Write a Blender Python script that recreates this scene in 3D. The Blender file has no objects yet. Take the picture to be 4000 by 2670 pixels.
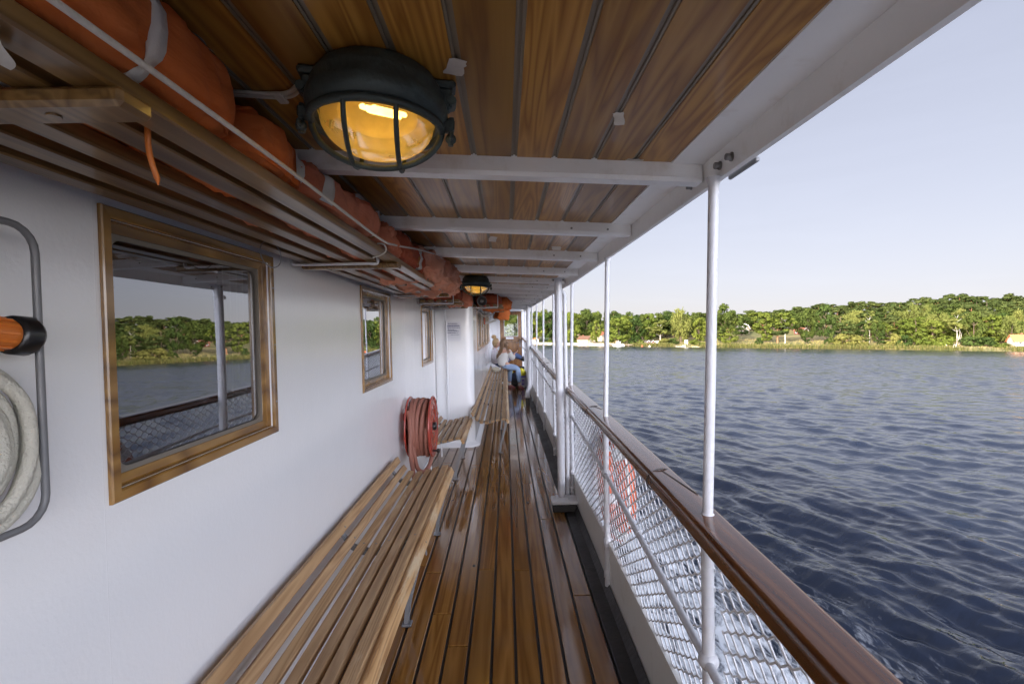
import bpy, math, random
import numpy as np
from mathutils import Vector, Matrix, noise as mnoise
R = math.radians
rnd = random.Random(7)
scene = bpy.context.scene
col = scene.collection
V = Vector
SHIP = []            # top-level objects that belong to the boat and tilt with it
STATE = {'ship': True}
ORG = {}

# ------------------------------------------------------------------ helpers
def tag(o, label=None, cat=None, group=None, kind=None):
    if label: o['label'] = label
    if cat: o['category'] = cat
    if group: o['group'] = group
    if kind: o['kind'] = kind
    return o

def register(o):
    if STATE['ship']: SHIP.append(o)

def thing(name, label, cat, loc=(0, 0, 0), group=None):
    o = bpy.data.objects.new(name, None)
    o.empty_display_size = 0.1
    col.objects.link(o)
    o.location = loc
    ORG[o.name] = V(loc)
    register(o)
    return tag(o, label, cat, group)

def children(o):
    return [c for c in o.children]

def dup(root, off=None, loc=None, label=None, group=None):
    c = root.copy(); col.objects.link(c)
    if loc is not None: c.location = loc
    elif off is not None: c.location = root.location + V(off)
    if label: c['label'] = label
    if group: c['group'] = group
    for ch in children(root):
        d = ch.copy(); col.objects.link(d); d.parent = c
        for g in children(ch):
            e = g.copy(); col.objects.link(e); e.parent = d
    register(c)
    return c

class MB:
    def __init__(s):
        s.v = []; s.f = []; s.sm = []
    def add(s, vs, fs, smooth=False, M=None):
        b = len(s.v)
        if M is not None: vs = [M @ V(p) for p in vs]
        s.v.extend([tuple(p) for p in vs])
        s.f.extend([tuple(i + b for i in f) for f in fs])
        s.sm.extend([smooth] * len(fs))
    def box(s, x0, x1, y0, y1, z0, z1, b=0.0, M=None):
        if x0 > x1: x0, x1 = x1, x0
        if y0 > y1: y0, y1 = y1, y0
        if z0 > z1: z0, z1 = z1, z0
        b = min(b, .45 * (x1 - x0), .45 * (y1 - y0), .45 * (z1 - z0))
        if b <= 0:
            vs = [(x, y, z) for z in (z0, z1) for y in (y0, y1) for x in (x0, x1)]
            fs = [(0, 2, 3, 1), (4, 5, 7, 6), (0, 1, 5, 4), (2, 6, 7, 3), (0, 4, 6, 2), (1, 3, 7, 5)]
            s.add(vs, fs, False, M); return
        vs = []; idx = {}
        for i, (x, sx) in enumerate(((x0, 1), (x1, -1))):
            for j, (y, sy) in enumerate(((y0, 1), (y1, -1))):
                for k, (z, sz) in enumerate(((z0, 1), (z1, -1))):
                    for a, p in enumerate(((x, y + sy * b, z + sz * b), (x + sx * b, y, z + sz * b), (x + sx * b, y + sy * b, z))):
                        idx[i, j, k, a] = len(vs); vs.append(p)
        fs = []
        for i in (0, 1):
            q = [idx[i, 0, 0, 0], idx[i, 1, 0, 0], idx[i, 1, 1, 0], idx[i, 0, 1, 0]]
            fs.append(tuple(q if i else q[::-1]))
            q = [idx[0, i, 0, 1], idx[1, i, 0, 1], idx[1, i, 1, 1], idx[0, i, 1, 1]]
            fs.append(tuple(q[::-1] if i else q))
            q = [idx[0, 0, i, 2], idx[1, 0, i, 2], idx[1, 1, i, 2], idx[0, 1, i, 2]]
            fs.append(tuple(q if i else q[::-1]))
        for i in (0, 1):
            for j in (0, 1):
                q = [idx[i, j, 0, 0], idx[i, j, 1, 0], idx[i, j, 1, 1], idx[i, j, 0, 1]]
                fs.append(tuple(q if (i + j) % 2 == 0 else q[::-1]))
                q = [idx[i, 0, j, 0], idx[i, 0, j, 2], idx[i, 1, j, 2], idx[i, 1, j, 0]]
                fs.append(tuple(q if (i + j) % 2 else q[::-1]))
                q = [idx[0, i, j, 1], idx[1, i, j, 1], idx[1, i, j, 2], idx[0, i, j, 2]]
                fs.append(tuple(q if (i + j) % 2 == 0 else q[::-1]))
        for i in (0, 1):
            for j in (0, 1):
                for k in (0, 1):
                    q = [idx[i, j, k, 0], idx[i, j, k, 1], idx[i, j, k, 2]]
                    fs.append(tuple(q if (i + j + k) % 2 == 0 else q[::-1]))
        s.add(vs, fs, False, M)
    def tube(s, path, r, n=10, closed=False, cap=True, M=None):
        P = [V(p) for p in path]; m = len(P)
        rr = r if isinstance(r, (list, tuple)) else [r] * m
        T = []
        for i in range(m):
            a = P[(i - 1) % m] if (closed or i) else P[i]
            b = P[(i + 1) % m] if (closed or i < m - 1) else P[i]
            t = b - a
            T.append(t.normalized() if t.length > 1e-9 else V((0, 0, 1)))
        u = T[0].orthogonal().normalized()
        vs = []
        for i in range(m):
            u = (u - T[i] * u.dot(T[i]))
            u = u.normalized() if u.length > 1e-6 else T[i].orthogonal().normalized()
            w = T[i].cross(u)
            for k in range(n):
                a = 2 * math.pi * k / n
                vs.append(P[i] + (u * math.cos(a) + w * math.sin(a)) * rr[i])
        fs = []
        for i in range(m if closed else m - 1):
            j = (i + 1) % m
            for k in range(n):
                l = (k + 1) % n
                fs.append((i * n + k, i * n + l, j * n + l, j * n + k))
        s.add(vs, fs, True, M)
        if cap and not closed:
            s.add(vs[:n], [tuple(range(n))[::-1]], False, M)
            s.add(vs[-n:], [tuple(range(n))], False, M)
    def cyl(s, a, b, r, n=16, r2=None, M=None):
        s.tube([a, b], [r, r if r2 is None else r2], n, M=M)
    def lathe(s, prof, n=32, M=None, smooth=True):
        vs = []; fs = []
        for (r, z) in prof:
            for k in range(n):
                a = 2 * math.pi * k / n
                vs.append((r * math.cos(a), r * math.sin(a), z))
        for i in range(len(prof) - 1):
            for k in range(n):
                l = (k + 1) % n
                fs.append((i * n + k, i * n + l, (i + 1) * n + l, (i + 1) * n + k))
        s.add(vs, fs, smooth, M)
    def loft(s, secs, closed=True, cap=True, smooth=False, M=None):
        n = len(secs[0]); vs = [p for q in secs for p in q]; fs = []
        for i in range(len(secs) - 1):
            for k in range(n if closed else n - 1):
                l = (k + 1) % n
                fs.append((i * n + k, i * n + l, (i + 1) * n + l, (i + 1) * n + k))
        s.add(vs, fs, smooth, M)
        if cap and closed:
            s.add(secs[0], [tuple(range(n))[::-1]], False, M)
            s.add(secs[-1], [tuple(range(n))], False, M)
    def sphere(s, c, r, n=12, m=8, M=None, sc=(1, 1, 1)):
        vs = []; fs = []
        for i in range(m + 1):
            t = math.pi * i / m
            for k in range(n):
                a = 2 * math.pi * k / n
                vs.append((c[0] + r * sc[0] * math.sin(t) * math.cos(a), c[1] + r * sc[1] * math.sin(t) * math.sin(a), c[2] + r * sc[2] * math.cos(t)))
        for i in range(m):
            for k in range(n):
                l = (k + 1) % n
                fs.append((i * n + k, (i + 1) * n + k, (i + 1) * n + l, i * n + l))
        s.add(vs, fs, True, M)
    def quad(s, a, b, c, d): s.add([a, b, c, d], [(0, 1, 2, 3)])
    def build(s, name, mat, parent=None, origin=None, label=None, cat=None, group=None, kind=None, recalc=False):
        vs = np.array(s.v, dtype=float)
        if parent is not None:
            p = parent
            while p.parent is not None: p = p.parent
            org = np.array(ORG[p.name])
        elif origin is not None: org = np.array(origin, dtype=float)
        else:
            lo = vs.min(0); hi = vs.max(0); org = np.array([(lo[0] + hi[0]) / 2, (lo[1] + hi[1]) / 2, lo[2]])
        me = bpy.data.meshes.new(name)
        me.from_pydata((vs - org).tolist(), [], s.f)
        me.polygons.foreach_set('use_smooth', s.sm)
        if recalc:
            import bmesh
            bm = bmesh.new(); bm.from_mesh(me)
            bmesh.ops.remove_doubles(bm, verts=bm.verts, dist=1e-5)
            bmesh.ops.recalc_face_normals(bm, faces=bm.faces); bm.to_mesh(me); bm.free()
        me.update()
        if mat is not None: me.materials.append(mat)
        o = bpy.data.objects.new(name, me); col.objects.link(o)
        if parent is not None: o.parent = parent
        else:
            o.location = org; ORG[o.name] = V(org); register(o)
        return tag(o, label, cat, group, kind)

def lerp_path(pts, y):
    """pts: rows (y, a, b, ...) -> interpolated (a, b, ...) smooth-ish"""
    ys = [p[0] for p in pts]
    return [float(np.interp(y, ys, [p[i] for p in pts])) for i in range(1, len(pts[0]))]

def smooth_pts(pts, k=8, closed=False):
    P = [V(p) for p in pts]; out = []; n = len(P)
    for i in range(n if closed else n - 1):
        if closed: a, b, c, d = P[(i - 1) % n], P[i], P[(i + 1) % n], P[(i + 2) % n]
        else: a, b, c, d = P[max(i - 1, 0)], P[i], P[i + 1], P[min(i + 2, n - 1)]
        for j in range(k):
            t = j / k
            out.append(.5 * ((2 * b) + (c - a) * t + (2 * a - 5 * b + 4 * c - d) * t * t + (3 * b - a - 3 * c + d) * t ** 3))
    if not closed: out.append(P[-1])
    return out

# ------------------------------------------------------------------ materials
class NT:
    def __init__(s, name):
        s.m = bpy.data.materials.new(name); s.m.use_nodes = True
        s.t = s.m.node_tree; s.t.nodes.clear()
        s.out = s.t.nodes.new('ShaderNodeOutputMaterial')
    def n(s, typ, ins=None, **kw):
        x = s.t.nodes.new('ShaderNode' + typ)
        for k, v in kw.items(): setattr(x, k, v)
        for k, v in (ins or {}).items(): s.set(x, k, v)
        return x
    def set(s, x, k, v):
        sock = x.inputs[k]
        if isinstance(v, bpy.types.Node): v = v.outputs[0]
        if isinstance(v, bpy.types.NodeSocket): s.t.links.new(v, sock)
        else:
            if sock.type == 'RGBA' and len(v) == 3: v = (*v, 1)
            sock.default_value = v
    def math(s, op, a, b=0.0, c=None, clamp=False):
        x = s.n('Math', operation=op, use_clamp=clamp)
        s.set(x, 0, a); s.set(x, 1, b)
        if c is not None: s.set(x, 2, c)
        return x.outputs[0]
    def mix(s, f, a, b, blend='MIX'):
        x = s.n('Mix', data_type='RGBA', blend_type=blend)
        s.set(x, 0, f); s.set(x, 6, a); s.set(x, 7, b)
        return x.outputs[2]
    def ramp(s, f, stops, interp='LINEAR'):
        x = s.n('ValToRGB'); s.set(x, 0, f); e = x.color_ramp.elements
        x.color_ramp.interpolation = interp
        while len(e) < len(stops): e.new(0.5)
        for i, (p, c) in enumerate(stops):
            e[i].position = p; e[i].color = (*c, 1) if len(c) == 3 else c
        return x.outputs[0]
    def maprange(s, v, a, b, c, d):
        x = s.n('MapRange'); s.set(x, 0, v)
        for i, q in enumerate((a, b, c, d)): s.set(x, i + 1, q)
        return x.outputs[0]
    def obj(s, scale=(1, 1, 1), island=0.0, world=False):
        tc = s.n('NewGeometry').outputs['Position'] if world else s.n('TexCoord').outputs['Object']
        if island:
            g = s.n('NewGeometry').outputs['Random Per Island']
            c = s.n('CombineXYZ', {0: s.math('MULTIPLY', g, 13.7 * island), 1: s.math('MULTIPLY', g, 47.3 * island), 2: s.math('MULTIPLY', g, 29.1 * island)})
            tc = s.n('VectorMath', {0: tc, 1: c.outputs[0]}, operation='ADD').outputs[0]
        return s.n('VectorMath', {0: tc, 1: scale}, operation='MULTIPLY').outputs[0]
    def noise(s, vec, scale=5, detail=3, rough=.5, dist=0.0):
        return s.n('TexNoise', {'Vector': vec, 'Scale': scale, 'Detail': detail, 'Roughness': rough, 'Distortion': dist}).outputs[0]
    def bump(s, h, strength=.3, dist=.01, normal=None):
        x = s.n('Bump', {'Strength': strength, 'Distance': dist, 'Height': h})
        if normal is not None: s.set(x, 'Normal', normal)
        return x.outputs[0]
    def bsdf(s, **kw):
        x = s.n('BsdfPrincipled')
        for k, v in kw.items(): s.set(x, k.replace('_', ' '), v)
        s.t.links.new(x.outputs[0], s.out.inputs[0])
        return x

def paint(name, c, rough=.35, var=.06, bump=.15, bscale=40, dirt=None, metal=0, coat=0.0, spec=.5):
    t = NT(name); p = t.obj()
    n1 = t.noise(p, 6, 4)
    a = t.mix(n1, tuple(x * (1 - var) for x in c), tuple(min(1, x * (1 + var)) for x in c))
    if dirt:
        n2 = t.noise(p, dirt[1], 5, .65)
        a = t.mix(t.maprange(n2, .55, .75, 0, dirt[2]), a, dirt[0])
    b = t.bsdf(Base_Color=a, Roughness=t.maprange(n1, .3, .7, rough * .8, rough * 1.2), Metallic=metal)
    t.set(b, 'Coat Weight', coat); t.set(b, 'Specular IOR Level', spec)
    if bump: t.set(b, 'Normal', t.bump(t.noise(p, bscale, 3), bump, .004))
    return t.m

def wood(name, light, mid, dark, sc=(9, .8, 9), rings=9, rough=.25, coat=.3, var=.35, bump=.12, wear=None, spots=None, rvar=None, spec=.5):
    t = NT(name)
    p = t.obj(sc, island=1.0)
    n = t.noise(p, 1.0, 2, .45, .3)
    g = t.math('PINGPONG', t.math('MULTIPLY', n, t.math('MULTIPLY', t.math('ADD', t.n('NewGeometry').outputs['Random Per Island'], .55), rings)), .5)
    g = t.math('MULTIPLY', g, 2)
    fib = t.noise(t.obj((sc[0] * 14, sc[1] * 5, sc[2] * 14), island=1.0), 1.0, 3, .6)
    fac = t.math('ADD', t.math('MULTIPLY', g, .65), t.math('MULTIPLY', fib, .35))
    c = t.ramp(fac, [(.08, dark), (.45, mid), (.8, light)])
    ri = t.n('NewGeometry').outputs['Random Per Island']
    c = t.mix(1.0, c, t.ramp(ri, [(0, (1 - var,) * 3), (1, (1 + var * .6, 1 + var * .5, 1 + var * .4))]), 'MULTIPLY')
    if spots:
        k = t.n('TexVoronoi', {'Vector': t.obj((spots[1], spots[1] * .55, spots[1]), island=1.0), 'Scale': 1.0}).outputs['Distance']
        c = t.mix(t.maprange(k, spots[2] * .4, spots[2], 1, 0), c, spots[0])
    if wear:
        w = t.noise(t.obj((wear[1] * 3, wear[1] * .7, wear[1] * 3)), 1.0, 5, .7)
        c = t.mix(t.maprange(w, wear[2], wear[2] + .12, 0, 1), c, wear[0])
    rr = rough
    if rvar:
        rr = t.maprange(t.noise(t.obj((rvar[0], rvar[0] * .35, rvar[0])), 1.0, 4, .6), .35, .68, rvar[1], rvar[2])
    b = t.bsdf(Base_Color=c, Roughness=rr)
    t.set(b, 'Coat Weight', coat); t.set(b, 'Coat Roughness', .08); t.set(b, 'Specular IOR Level', spec)
    if bump: t.set(b, 'Normal', t.bump(t.math('ADD', t.math('MULTIPLY', fac, .6), t.math('MULTIPLY', t.noise(t.obj((25, 6, 25)), 1, 2), .5)), bump, .002))
    return t.m

def flat(name, c, rough=.5, metal=0, emit=None, es=0):
    t = NT(name); b = t.bsdf(Base_Color=c, Roughness=rough, Metallic=metal)
    if emit: t.set(b, 'Emission Color', emit); t.set(b, 'Emission Strength', es)
    return t.m

M = {}
# gloss-painted steel wall: orange-peel bump and faint vertical runs
t = NT('white_gloss_paint'); p = t.obj()
n1 = t.noise(p, 2.5, 4)
runs = t.noise(t.obj((1, 38, 2.2)), 1, 4, .6)
peel = t.noise(p, 70, 3, .6); wav = t.noise(p, 7, 2)
c = t.mix(n1, (.775, .79, .81), (.81, .82, .84))
c = t.mix(t.maprange(t.noise(t.obj((1, 14, .35)), 1, 5, .7), .66, .85, 0, .16), c, (.66, .64, .60))
b = t.bsdf(Base_Color=c, Roughness=t.maprange(n1, .3, .7, .11, .16))
t.set(b, 'Coat Weight', .25); t.set(b, 'Coat Roughness', .12)
sc_ = t.n('TexVoronoi', {'Vector': t.obj((2.2, 2.2, 3.1)), 'Scale': 1.0}).outputs['Distance']
mk = t.math('MULTIPLY', t.maprange(sc_, .008, .016, 1, 0), t.maprange(t.noise(p, 60, 2), .45, .55, 0, 1))
t.set(b, 'Base Color', t.mix(mk, c, (.25, .22, .19)))
h = t.math('ADD', t.math('MULTIPLY', peel, .85), t.math('ADD', t.math('MULTIPLY', runs, .10), t.math('MULTIPLY', wav, 1.6)))
t.set(b, 'Normal', t.bump(h, .15, .006))
M['wall'] = t.m
M['white'] = paint('white_enamel', (.70, .71, .74), .32, .04, .3, 30, dirt=((.5, .46, .38), 14, .35))
M['whitepole'] = paint('white_pole_paint', (.60, .61, .64), .28, .04, .35, 55, dirt=((.42, .40, .36), 22, .3))
M['roofwhite'] = paint('cream_white_paint', (.80, .80, .79), .36, .05, .5, 26, dirt=((.45, .40, .30), 9, .4))
M['bulwark'] = paint('bulwark_paint', (.66, .66, .63), .42, .06, .3, 30, dirt=((.40, .37, .30), 11, .4))
M['black'] = paint('black_tar_paint', (.012, .012, .013), .42, .3, .8, 30, dirt=((.05, .045, .035), 16, .5))
M['caulk'] = flat('black_caulk', (.012, .012, .014), .45)
M['deck'] = wood('deck_plank_wood', (.31, .152, .038), (.245, .112, .026), (.16, .066, .015), (16, .55, 16), 4, .18, .45, .20, .10,
                 spots=((.03, .014, .006), 5.5, .075), rvar=(1.6, .03, .24))
M['bench'] = wood('bench_slat_wood', (.38, .25, .13), (.32, .20, .098), (.23, .135, .062), (13, .7, 13), 7, .55, .0, .28, .25,
                  wear=((.50, .38, .25), 2.2, .60))
M['benchedge'] = wood('worn_edge_slat_wood', (.55, .36, .18), (.45, .27, .12), (.24, .12, .045), (13, .7, 13), 7, .38, .12, .2, .35,
                  wear=((.60, .47, .30), 3.2, .5))
M['ceil'] = wood('varnished_pine_boards', (.43, .225, .048), (.34, .163, .032), (.22, .088, .016), (14, .75, 14), 9, .34, .12, .34, .06, spec=.32)
M['rack'] = wood('rack_slat_wood', (.25, .15, .055), (.185, .105, .034), (.105, .052, .016), (20, .6, 20), 6, .30, .3, .25, .12)
M['frame'] = wood('window_frame_teak', (.30, .165, .042), (.22, .11, .024), (.11, .05, .011), (18, 1.2, 3), 6, .25, .5, .2, .12)
M['rail'] = wood('mahogany_rail', (.17, .064, .019), (.12, .040, .011), (.07, .021, .007), (14, .5, 14), 6, .16, .35, .15, .04)
M['door'] = wood('door_teak', (.24, .11, .032), (.18, .075, .02), (.09, .032, .009), (10, 10, .8), 7, .25, .4, .2, .1)
M['batten'] = paint('grey_batten_paint', (.20, .165, .12), .4, .1, .2, 30)
M['jk1'] = paint('orange_jacket_cloth', (.66, .17, .035), .75, .12, .5, 35, spec=.2)
M['jk2'] = paint('faded_coral_cloth', (.78, .27, .16), .8, .12, .5, 35, spec=.2)
M['jk3'] = paint('dark_red_cloth', (.52, .11, .05), .8, .15, .5, 35, spec=.2)
M['jk4'] = paint('pale_salmon_cloth', (.80, .37, .25), .8, .12, .5, 35, spec=.2)
M['strap'] = paint('white_webbing', (.70, .68, .64), .7, .08, .4, 120)
M['ostrap'] = paint('ochre_webbing', (.48, .20, .05), .7, .1, .4, 120)
M['reflect'] = flat('silver_reflective_tape', (.55, .56, .55), .35, .25)
M['rope'] = paint('white_braided_rope', (.66, .64, .60), .75, .12, .9, 180)
M['steel'] = paint('galvanised_steel', (.20, .205, .215), .45, .1, .3, 40, metal=.3)
M['greyrod'] = paint('grey_painted_rod', (.16, .165, .175), .4, .1, .2, 60)
M['bronze'] = paint('verdigris_bronze', (.045, .058, .055), .5, .35, .8, 45, dirt=((.13, .19, .17), 12, .45), metal=.35)
M['red'] = paint('red_reel_enamel', (.36, .05, .032), .25, .08, .1, 20, coat=.4)
M['hose'] = paint('dusty_red_rubber', (.27, .11, .078), .6, .1, .3, 60)
M['whosecloth'] = paint('white_canvas_hose', (.56, .55, .48), .85, .1, 1.0, 230)
M['orange'] = paint('orange_plastic', (.70, .20, .035), .35, .06, .05, 20)
M['blackp'] = paint('black_rubber', (.012, .012, .013), .3, .15, .05, 30)
M['net'] = paint('white_net_wire', (.74, .74, .75), .6, .05, .3, 80)
M['lifebuoy'] = paint('lifebuoy_orange', (.44, .085, .03), .5, .08, .2, 30)
M['tape'] = paint('masking_tape', (.62, .58, .52), .6, .1, .4, 60)
M['horn'] = paint('grey_horn_metal', (.42, .42, .40), .4, .08, .1, 30)
M['cable'] = flat('dark_cable', (.02, .014, .012), .4)
M['wcable'] = paint('cream_cable', (.58, .53, .46), .5, .08, .2, 50)
M['bolt'] = paint('steel_bolt', (.22, .21, .20), .45, .2, .3, 50, metal=.6)
M['gasket'] = paint('grey_gasket', (.17, .15, .125), .6, .1, .3, 50)
M['paper'] = flat('white_paper', (.72, .73, .78), .7)
M['ink'] = flat('blue_ink', (.05, .06, .16), .7)
M['sign'] = flat('white_sign_plate', (.8, .8, .82), .4)
M['dark'] = flat('cabin_dark_panel', (.10, .075, .055), .6)
M['cabinwall'] = flat('cabin_pale_panel', (.22, .19, .16), .6)
M['curtain'] = paint('curtain_cloth', (.45, .40, .33), .9, .1, .3, 20)
# glass for the deck-house windows: dark, strongly mirroring
def glass(name, base=.16, tint=(.8, .82, .82), k=1.0):
    t = NT(name)
    fr = t.n('Fresnel', {'IOR': 1.5}).outputs[0]
    fac = t.math('ADD', t.math('MULTIPLY', fr, k), base, clamp=True)
    tr = t.n('BsdfTransparent', {'Color': tint}); gl = t.n('BsdfGlossy', {'Color': (.95, .96, 1), 'Roughness': .004})
    mx = t.n('MixShader', {0: fac, 1: tr.outputs[0], 2: gl.outputs[0]})
    t.t.links.new(mx.outputs[0], t.out.inputs[0])
    return t.m
M['glass'] = glass('window_glass', .17, (.42, .44, .44), 2.0)
M['clearglass'] = glass('door_glass', .04, (.86, .88, .86))
# lamp glass: amber, lit from inside
t = NT('amber_lamp_glass')
p = t.obj()
tr = t.n('BsdfTransparent', {'Color': (.95, .78, .40)})
tl = t.n('BsdfTranslucent', {'Color': (.80, .58, .20)})
gl = t.n('BsdfGlossy', {'Color': (1, 1, 1), 'Roughness': .06})
m1 = t.n('MixShader', {0: t.maprange(t.noise(p, 25, 3), .3, .7, .50, .72), 1: tr.outputs[0], 2: tl.outputs[0]})
m2 = t.n('MixShader', {0: t.math('ADD', t.math('MULTIPLY', t.n('Fresnel', {'IOR': 1.45}).outputs[0], .35), .0), 1: m1.outputs[0], 2: gl.outputs[0]})
t.t.links.new(m2.outputs[0], t.out.inputs[0])
M['lampglass'] = t.m
M['bulb'] = flat('lit_bulb', (1, .8, .4), .5, 0, (1.0, .77, .34), 4.2)
M['reflector'] = paint('brass_reflector', (.42, .29, .10), .7, .1, .1, 20)

def cloth(name, c, fade):
    t = NT(name); p = t.obj()
    n1 = t.noise(p, 5, 4, .6); n2 = t.noise(p, 2.2, 3)
    a = t.mix(t.maprange(n1, .35, .68, 0, .75), c, fade)
    a = t.mix(t.maprange(n2, .55, .75, 0, .35), a, tuple(q * .55 for q in c))
    b = t.bsdf(Base_Color=a, Roughness=.8); t.set(b, 'Specular IOR Level', .25)
    w = t.noise(t.obj((9, 5, 14)), 1.0, 4, .6, 1.2)
    t.set(b, 'Normal', t.bump(t.math('ADD', t.math('MULTIPLY', w, 1.0), t.math('MULTIPLY', t.noise(p, 70, 2), .12)), .45, .02))
    return t.m
M['jk1'] = cloth('orange_jacket_cloth', (.62, .145, .03), (.70, .22, .07)); M['jk2'] = cloth('faded_coral_cloth', (.64, .19, .095), (.72, .32, .20))
M['jk3'] = cloth('dark_red_cloth', (.42, .08, .035), (.55, .16, .08)); M['jk4'] = cloth('pale_salmon_cloth', (.66, .27, .16), (.76, .44, .32))
# ================================================================== THE BOAT (boat frame: x to the rail, y to the bow, z up from deck)
EYE = 1.48
def rs(y): return .0125 * max(0.0, y - 4)
def rx(y): return float(np.interp(y, [-6, 0, 4, 5.3, 9.8, 13.6], [.57, .58, .58, .562, .545, .515]))
RAIL = [(-6, .44, .935), (-1, .475, .945), (.7, .505, .95), (1.265, .522, .957), (2.7, .545, .962), (4.1, .545, .972), (5.6, .535, 1.005), (7.2, .530, 1.06), (10.4, .515, 1.185), (13.3, .47, 1.26)]
def rail(y): return lerp_path(RAIL, y)
MID = [(-6, .50), (-.2, .50), (1.225, .585), (2.7, .668), (4.18, .745), (6, .78), (8, .82), (10.4, .92), (13.3, 1.0)]
def midz(y): return lerp_path(MID, y)[0]
def bulz(y): return float(np.interp(y, [-6, 0, 1.6, 2.8, 4.3, 7, 10, 13.6], [.285, .285, .283, .27, .235, .28, .36, .45]))
def bulx(y): return float(np.interp(y, [-6, 4, 7, 10, 13.6], [.556, .556, .55, .53, .48]))

# ---- deck
m = MB(); m.box(-3.6, .452, -6, 13.7, -.06, -.012)
m.build('deck_bed', M['caulk'], kind='structure')
m = MB(); k = 0; x = .449
r2 = random.Random(3)
pitch = .1085
while x > -.95:
    y = -6 + r2.uniform(0, 2.2)
    ys = [-6]
    while y < 13.6:
        ys.append(y); y += r2.uniform(2.0, 3.4)
    ys.append(13.65)
    for a, b in zip(ys, ys[1:]):
        m.box(x - pitch + .0065, x - .0065, a + .004, b - .004, -.02, 0.0, .0025)
    x -= pitch
m.build('deck', M['deck'], kind='structure')
# black waterway gutter along the bulwark
m = MB()
m.box(.453, .545, -6, 3.78, -.05, .005, .004)
m.box(.453, .545, 3.78, 13.6, -.05, .005, .004)
secs = []
for y in np.linspace(-6, 13.6, 60):
    x1 = bulx(y) - .004
    secs.append([(x1 - .030, y, .0065), (x1, y, .0065), (x1, y, .045)])
m.loft(secs, True, True)
m.build('waterway', M['black'], kind='structure')

# ---- deck house wall with window openings
def wall_x(m, X, ybr, zbr, holes, thick=.04):
    """wall in the plane x = X (front towards +x) with rectangular holes (y0, y1, z0, z1)"""
    def inh(y, z): return any(h[0] - 1e-6 < y < h[1] + 1e-6 and h[2] - 1e-6 < z < h[3] + 1e-6 for h in holes)
    ys = sorted(set(ybr + [q for h in holes for q in h[:2]])); zs = sorted(set(zbr + [q for h in holes for q in h[2:]]))
    for y0, y1 in zip(ys, ys[1:]):
        for z0, z1 in zip(zs, zs[1:]):
            if inh((y0 + y1) / 2, (z0 + z1) / 2): continue
            m.quad((X, y0, z0), (X, y1, z0), (X, y1, z1), (X, y0, z1))
            m.quad((X - thick, y0, z0), (X - thick, y0, z1), (X - thick, y1, z1), (X - thick, y1, z0))
    for h in holes:
        y0, y1, z0, z1 = h
        m.quad((X, y0, z0), (X - thick, y0, z0), (X - thick, y0, z1), (X, y0, z1))
        m.quad((X, y1, z0), (X, y1, z1), (X - thick, y1, z1), (X - thick, y1, z0))
        m.quad((X, y0, z0), (X, y1, z0), (X - thick, y1, z0), (X - thick, y0, z0))
        m.quad((X, y0, z1), (X - thick, y0, z1), (X - thick, y1, z1), (X, y1, z1))

WX = -.90
WIN = [(-1.05, -.25, 1.105, 1.78), (1.09, 1.885, 1.105, 1.78), (3.02, 3.785, 1.105, 1.78), (5.17, 5.92, 1.105, 1.765)]
FX = -.42
FWIN = [(7.1, 8.55, 1.18, 1.80), (8.68, 10.5, 1.18, 1.82), (10.63, 12.2, 1.18, 1.84)]
inset = .0275
house = thing('deck_house', 'long white painted deck house wall with wooden framed windows facing the side deck', 'ship wall', (WX, 0, 0))
m = MB()
wall_x(m, WX, [-6, 6.15], [0, 2.0], [(w[0] + inset, w[1] - inset, w[2] + inset, w[3] - inset) for w in WIN])
# vertical welded seams
for y in (1.09 - .012, 4.33, 4.72, 5.98):
    m.tube([(WX - .0012, y, .02), (WX - .0012, y, 1.95)], .0019 if y > 2 else .0016, 6)
m.box(WX - .001, WX + .018, -6, 5.93, 0, .045, .008)          # foot of the wall
# casing that steps out towards the rail: face at y=6.18, rounded corner, then the forward wall
def cx(a): return (FX - .10 + .10 * math.sin(a), 6.18 + .10 - .10 * math.cos(a))
prof = [(WX, 6.18), (-.72, 6.18)] + [cx(a) for a in np.linspace(0, math.pi / 2, 9)]
m.loft([[(x, y, z) for x, y in prof] for z in (0.0, 2.06)], False, False, True)
def cb(o): return [(WX, 6.18 - o), (-.72, 6.18 - o)] + [(FX - .10 + (.10 + o) * math.sin(a), 6.28 - (.10 + o) * math.cos(a)) for a in np.linspace(0, math.pi / 2, 9)] + [(FX + o, 13.5)]
m.loft([[(x, y, z) for x, y in cb(o)] for o, z in ((.06, 0), (.055, .022), (.02, .034), (.001, .06))], False, False, True)
wall_x(m, FX, [6.28, 13.6], [0, 2.12], [(w[0] + inset, w[1] - inset, w[2] + inset, w[3] - inset) for w in FWIN])
m.quad((WX, -6, 0), (-3.5, -6, 0), (-3.5, -6, 2), (WX, -6, 2))
m.build('wall_plating', M['wall'], house)

def rrect(y0, y1, z0, z1, r, n=6):
    pts = []
    for (cy, cz, a0) in ((y1 - r, z0 + r, -90), (y1 - r, z1 - r, 0), (y0 + r, z1 - r, 90), (y0 + r, z0 + r, 180)):
        for i in range(n + 1):
            a = R(a0 + 90 * i / n); pts.append((cy + r * math.cos(a), cz + r * math.sin(a)))
    return pts

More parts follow.
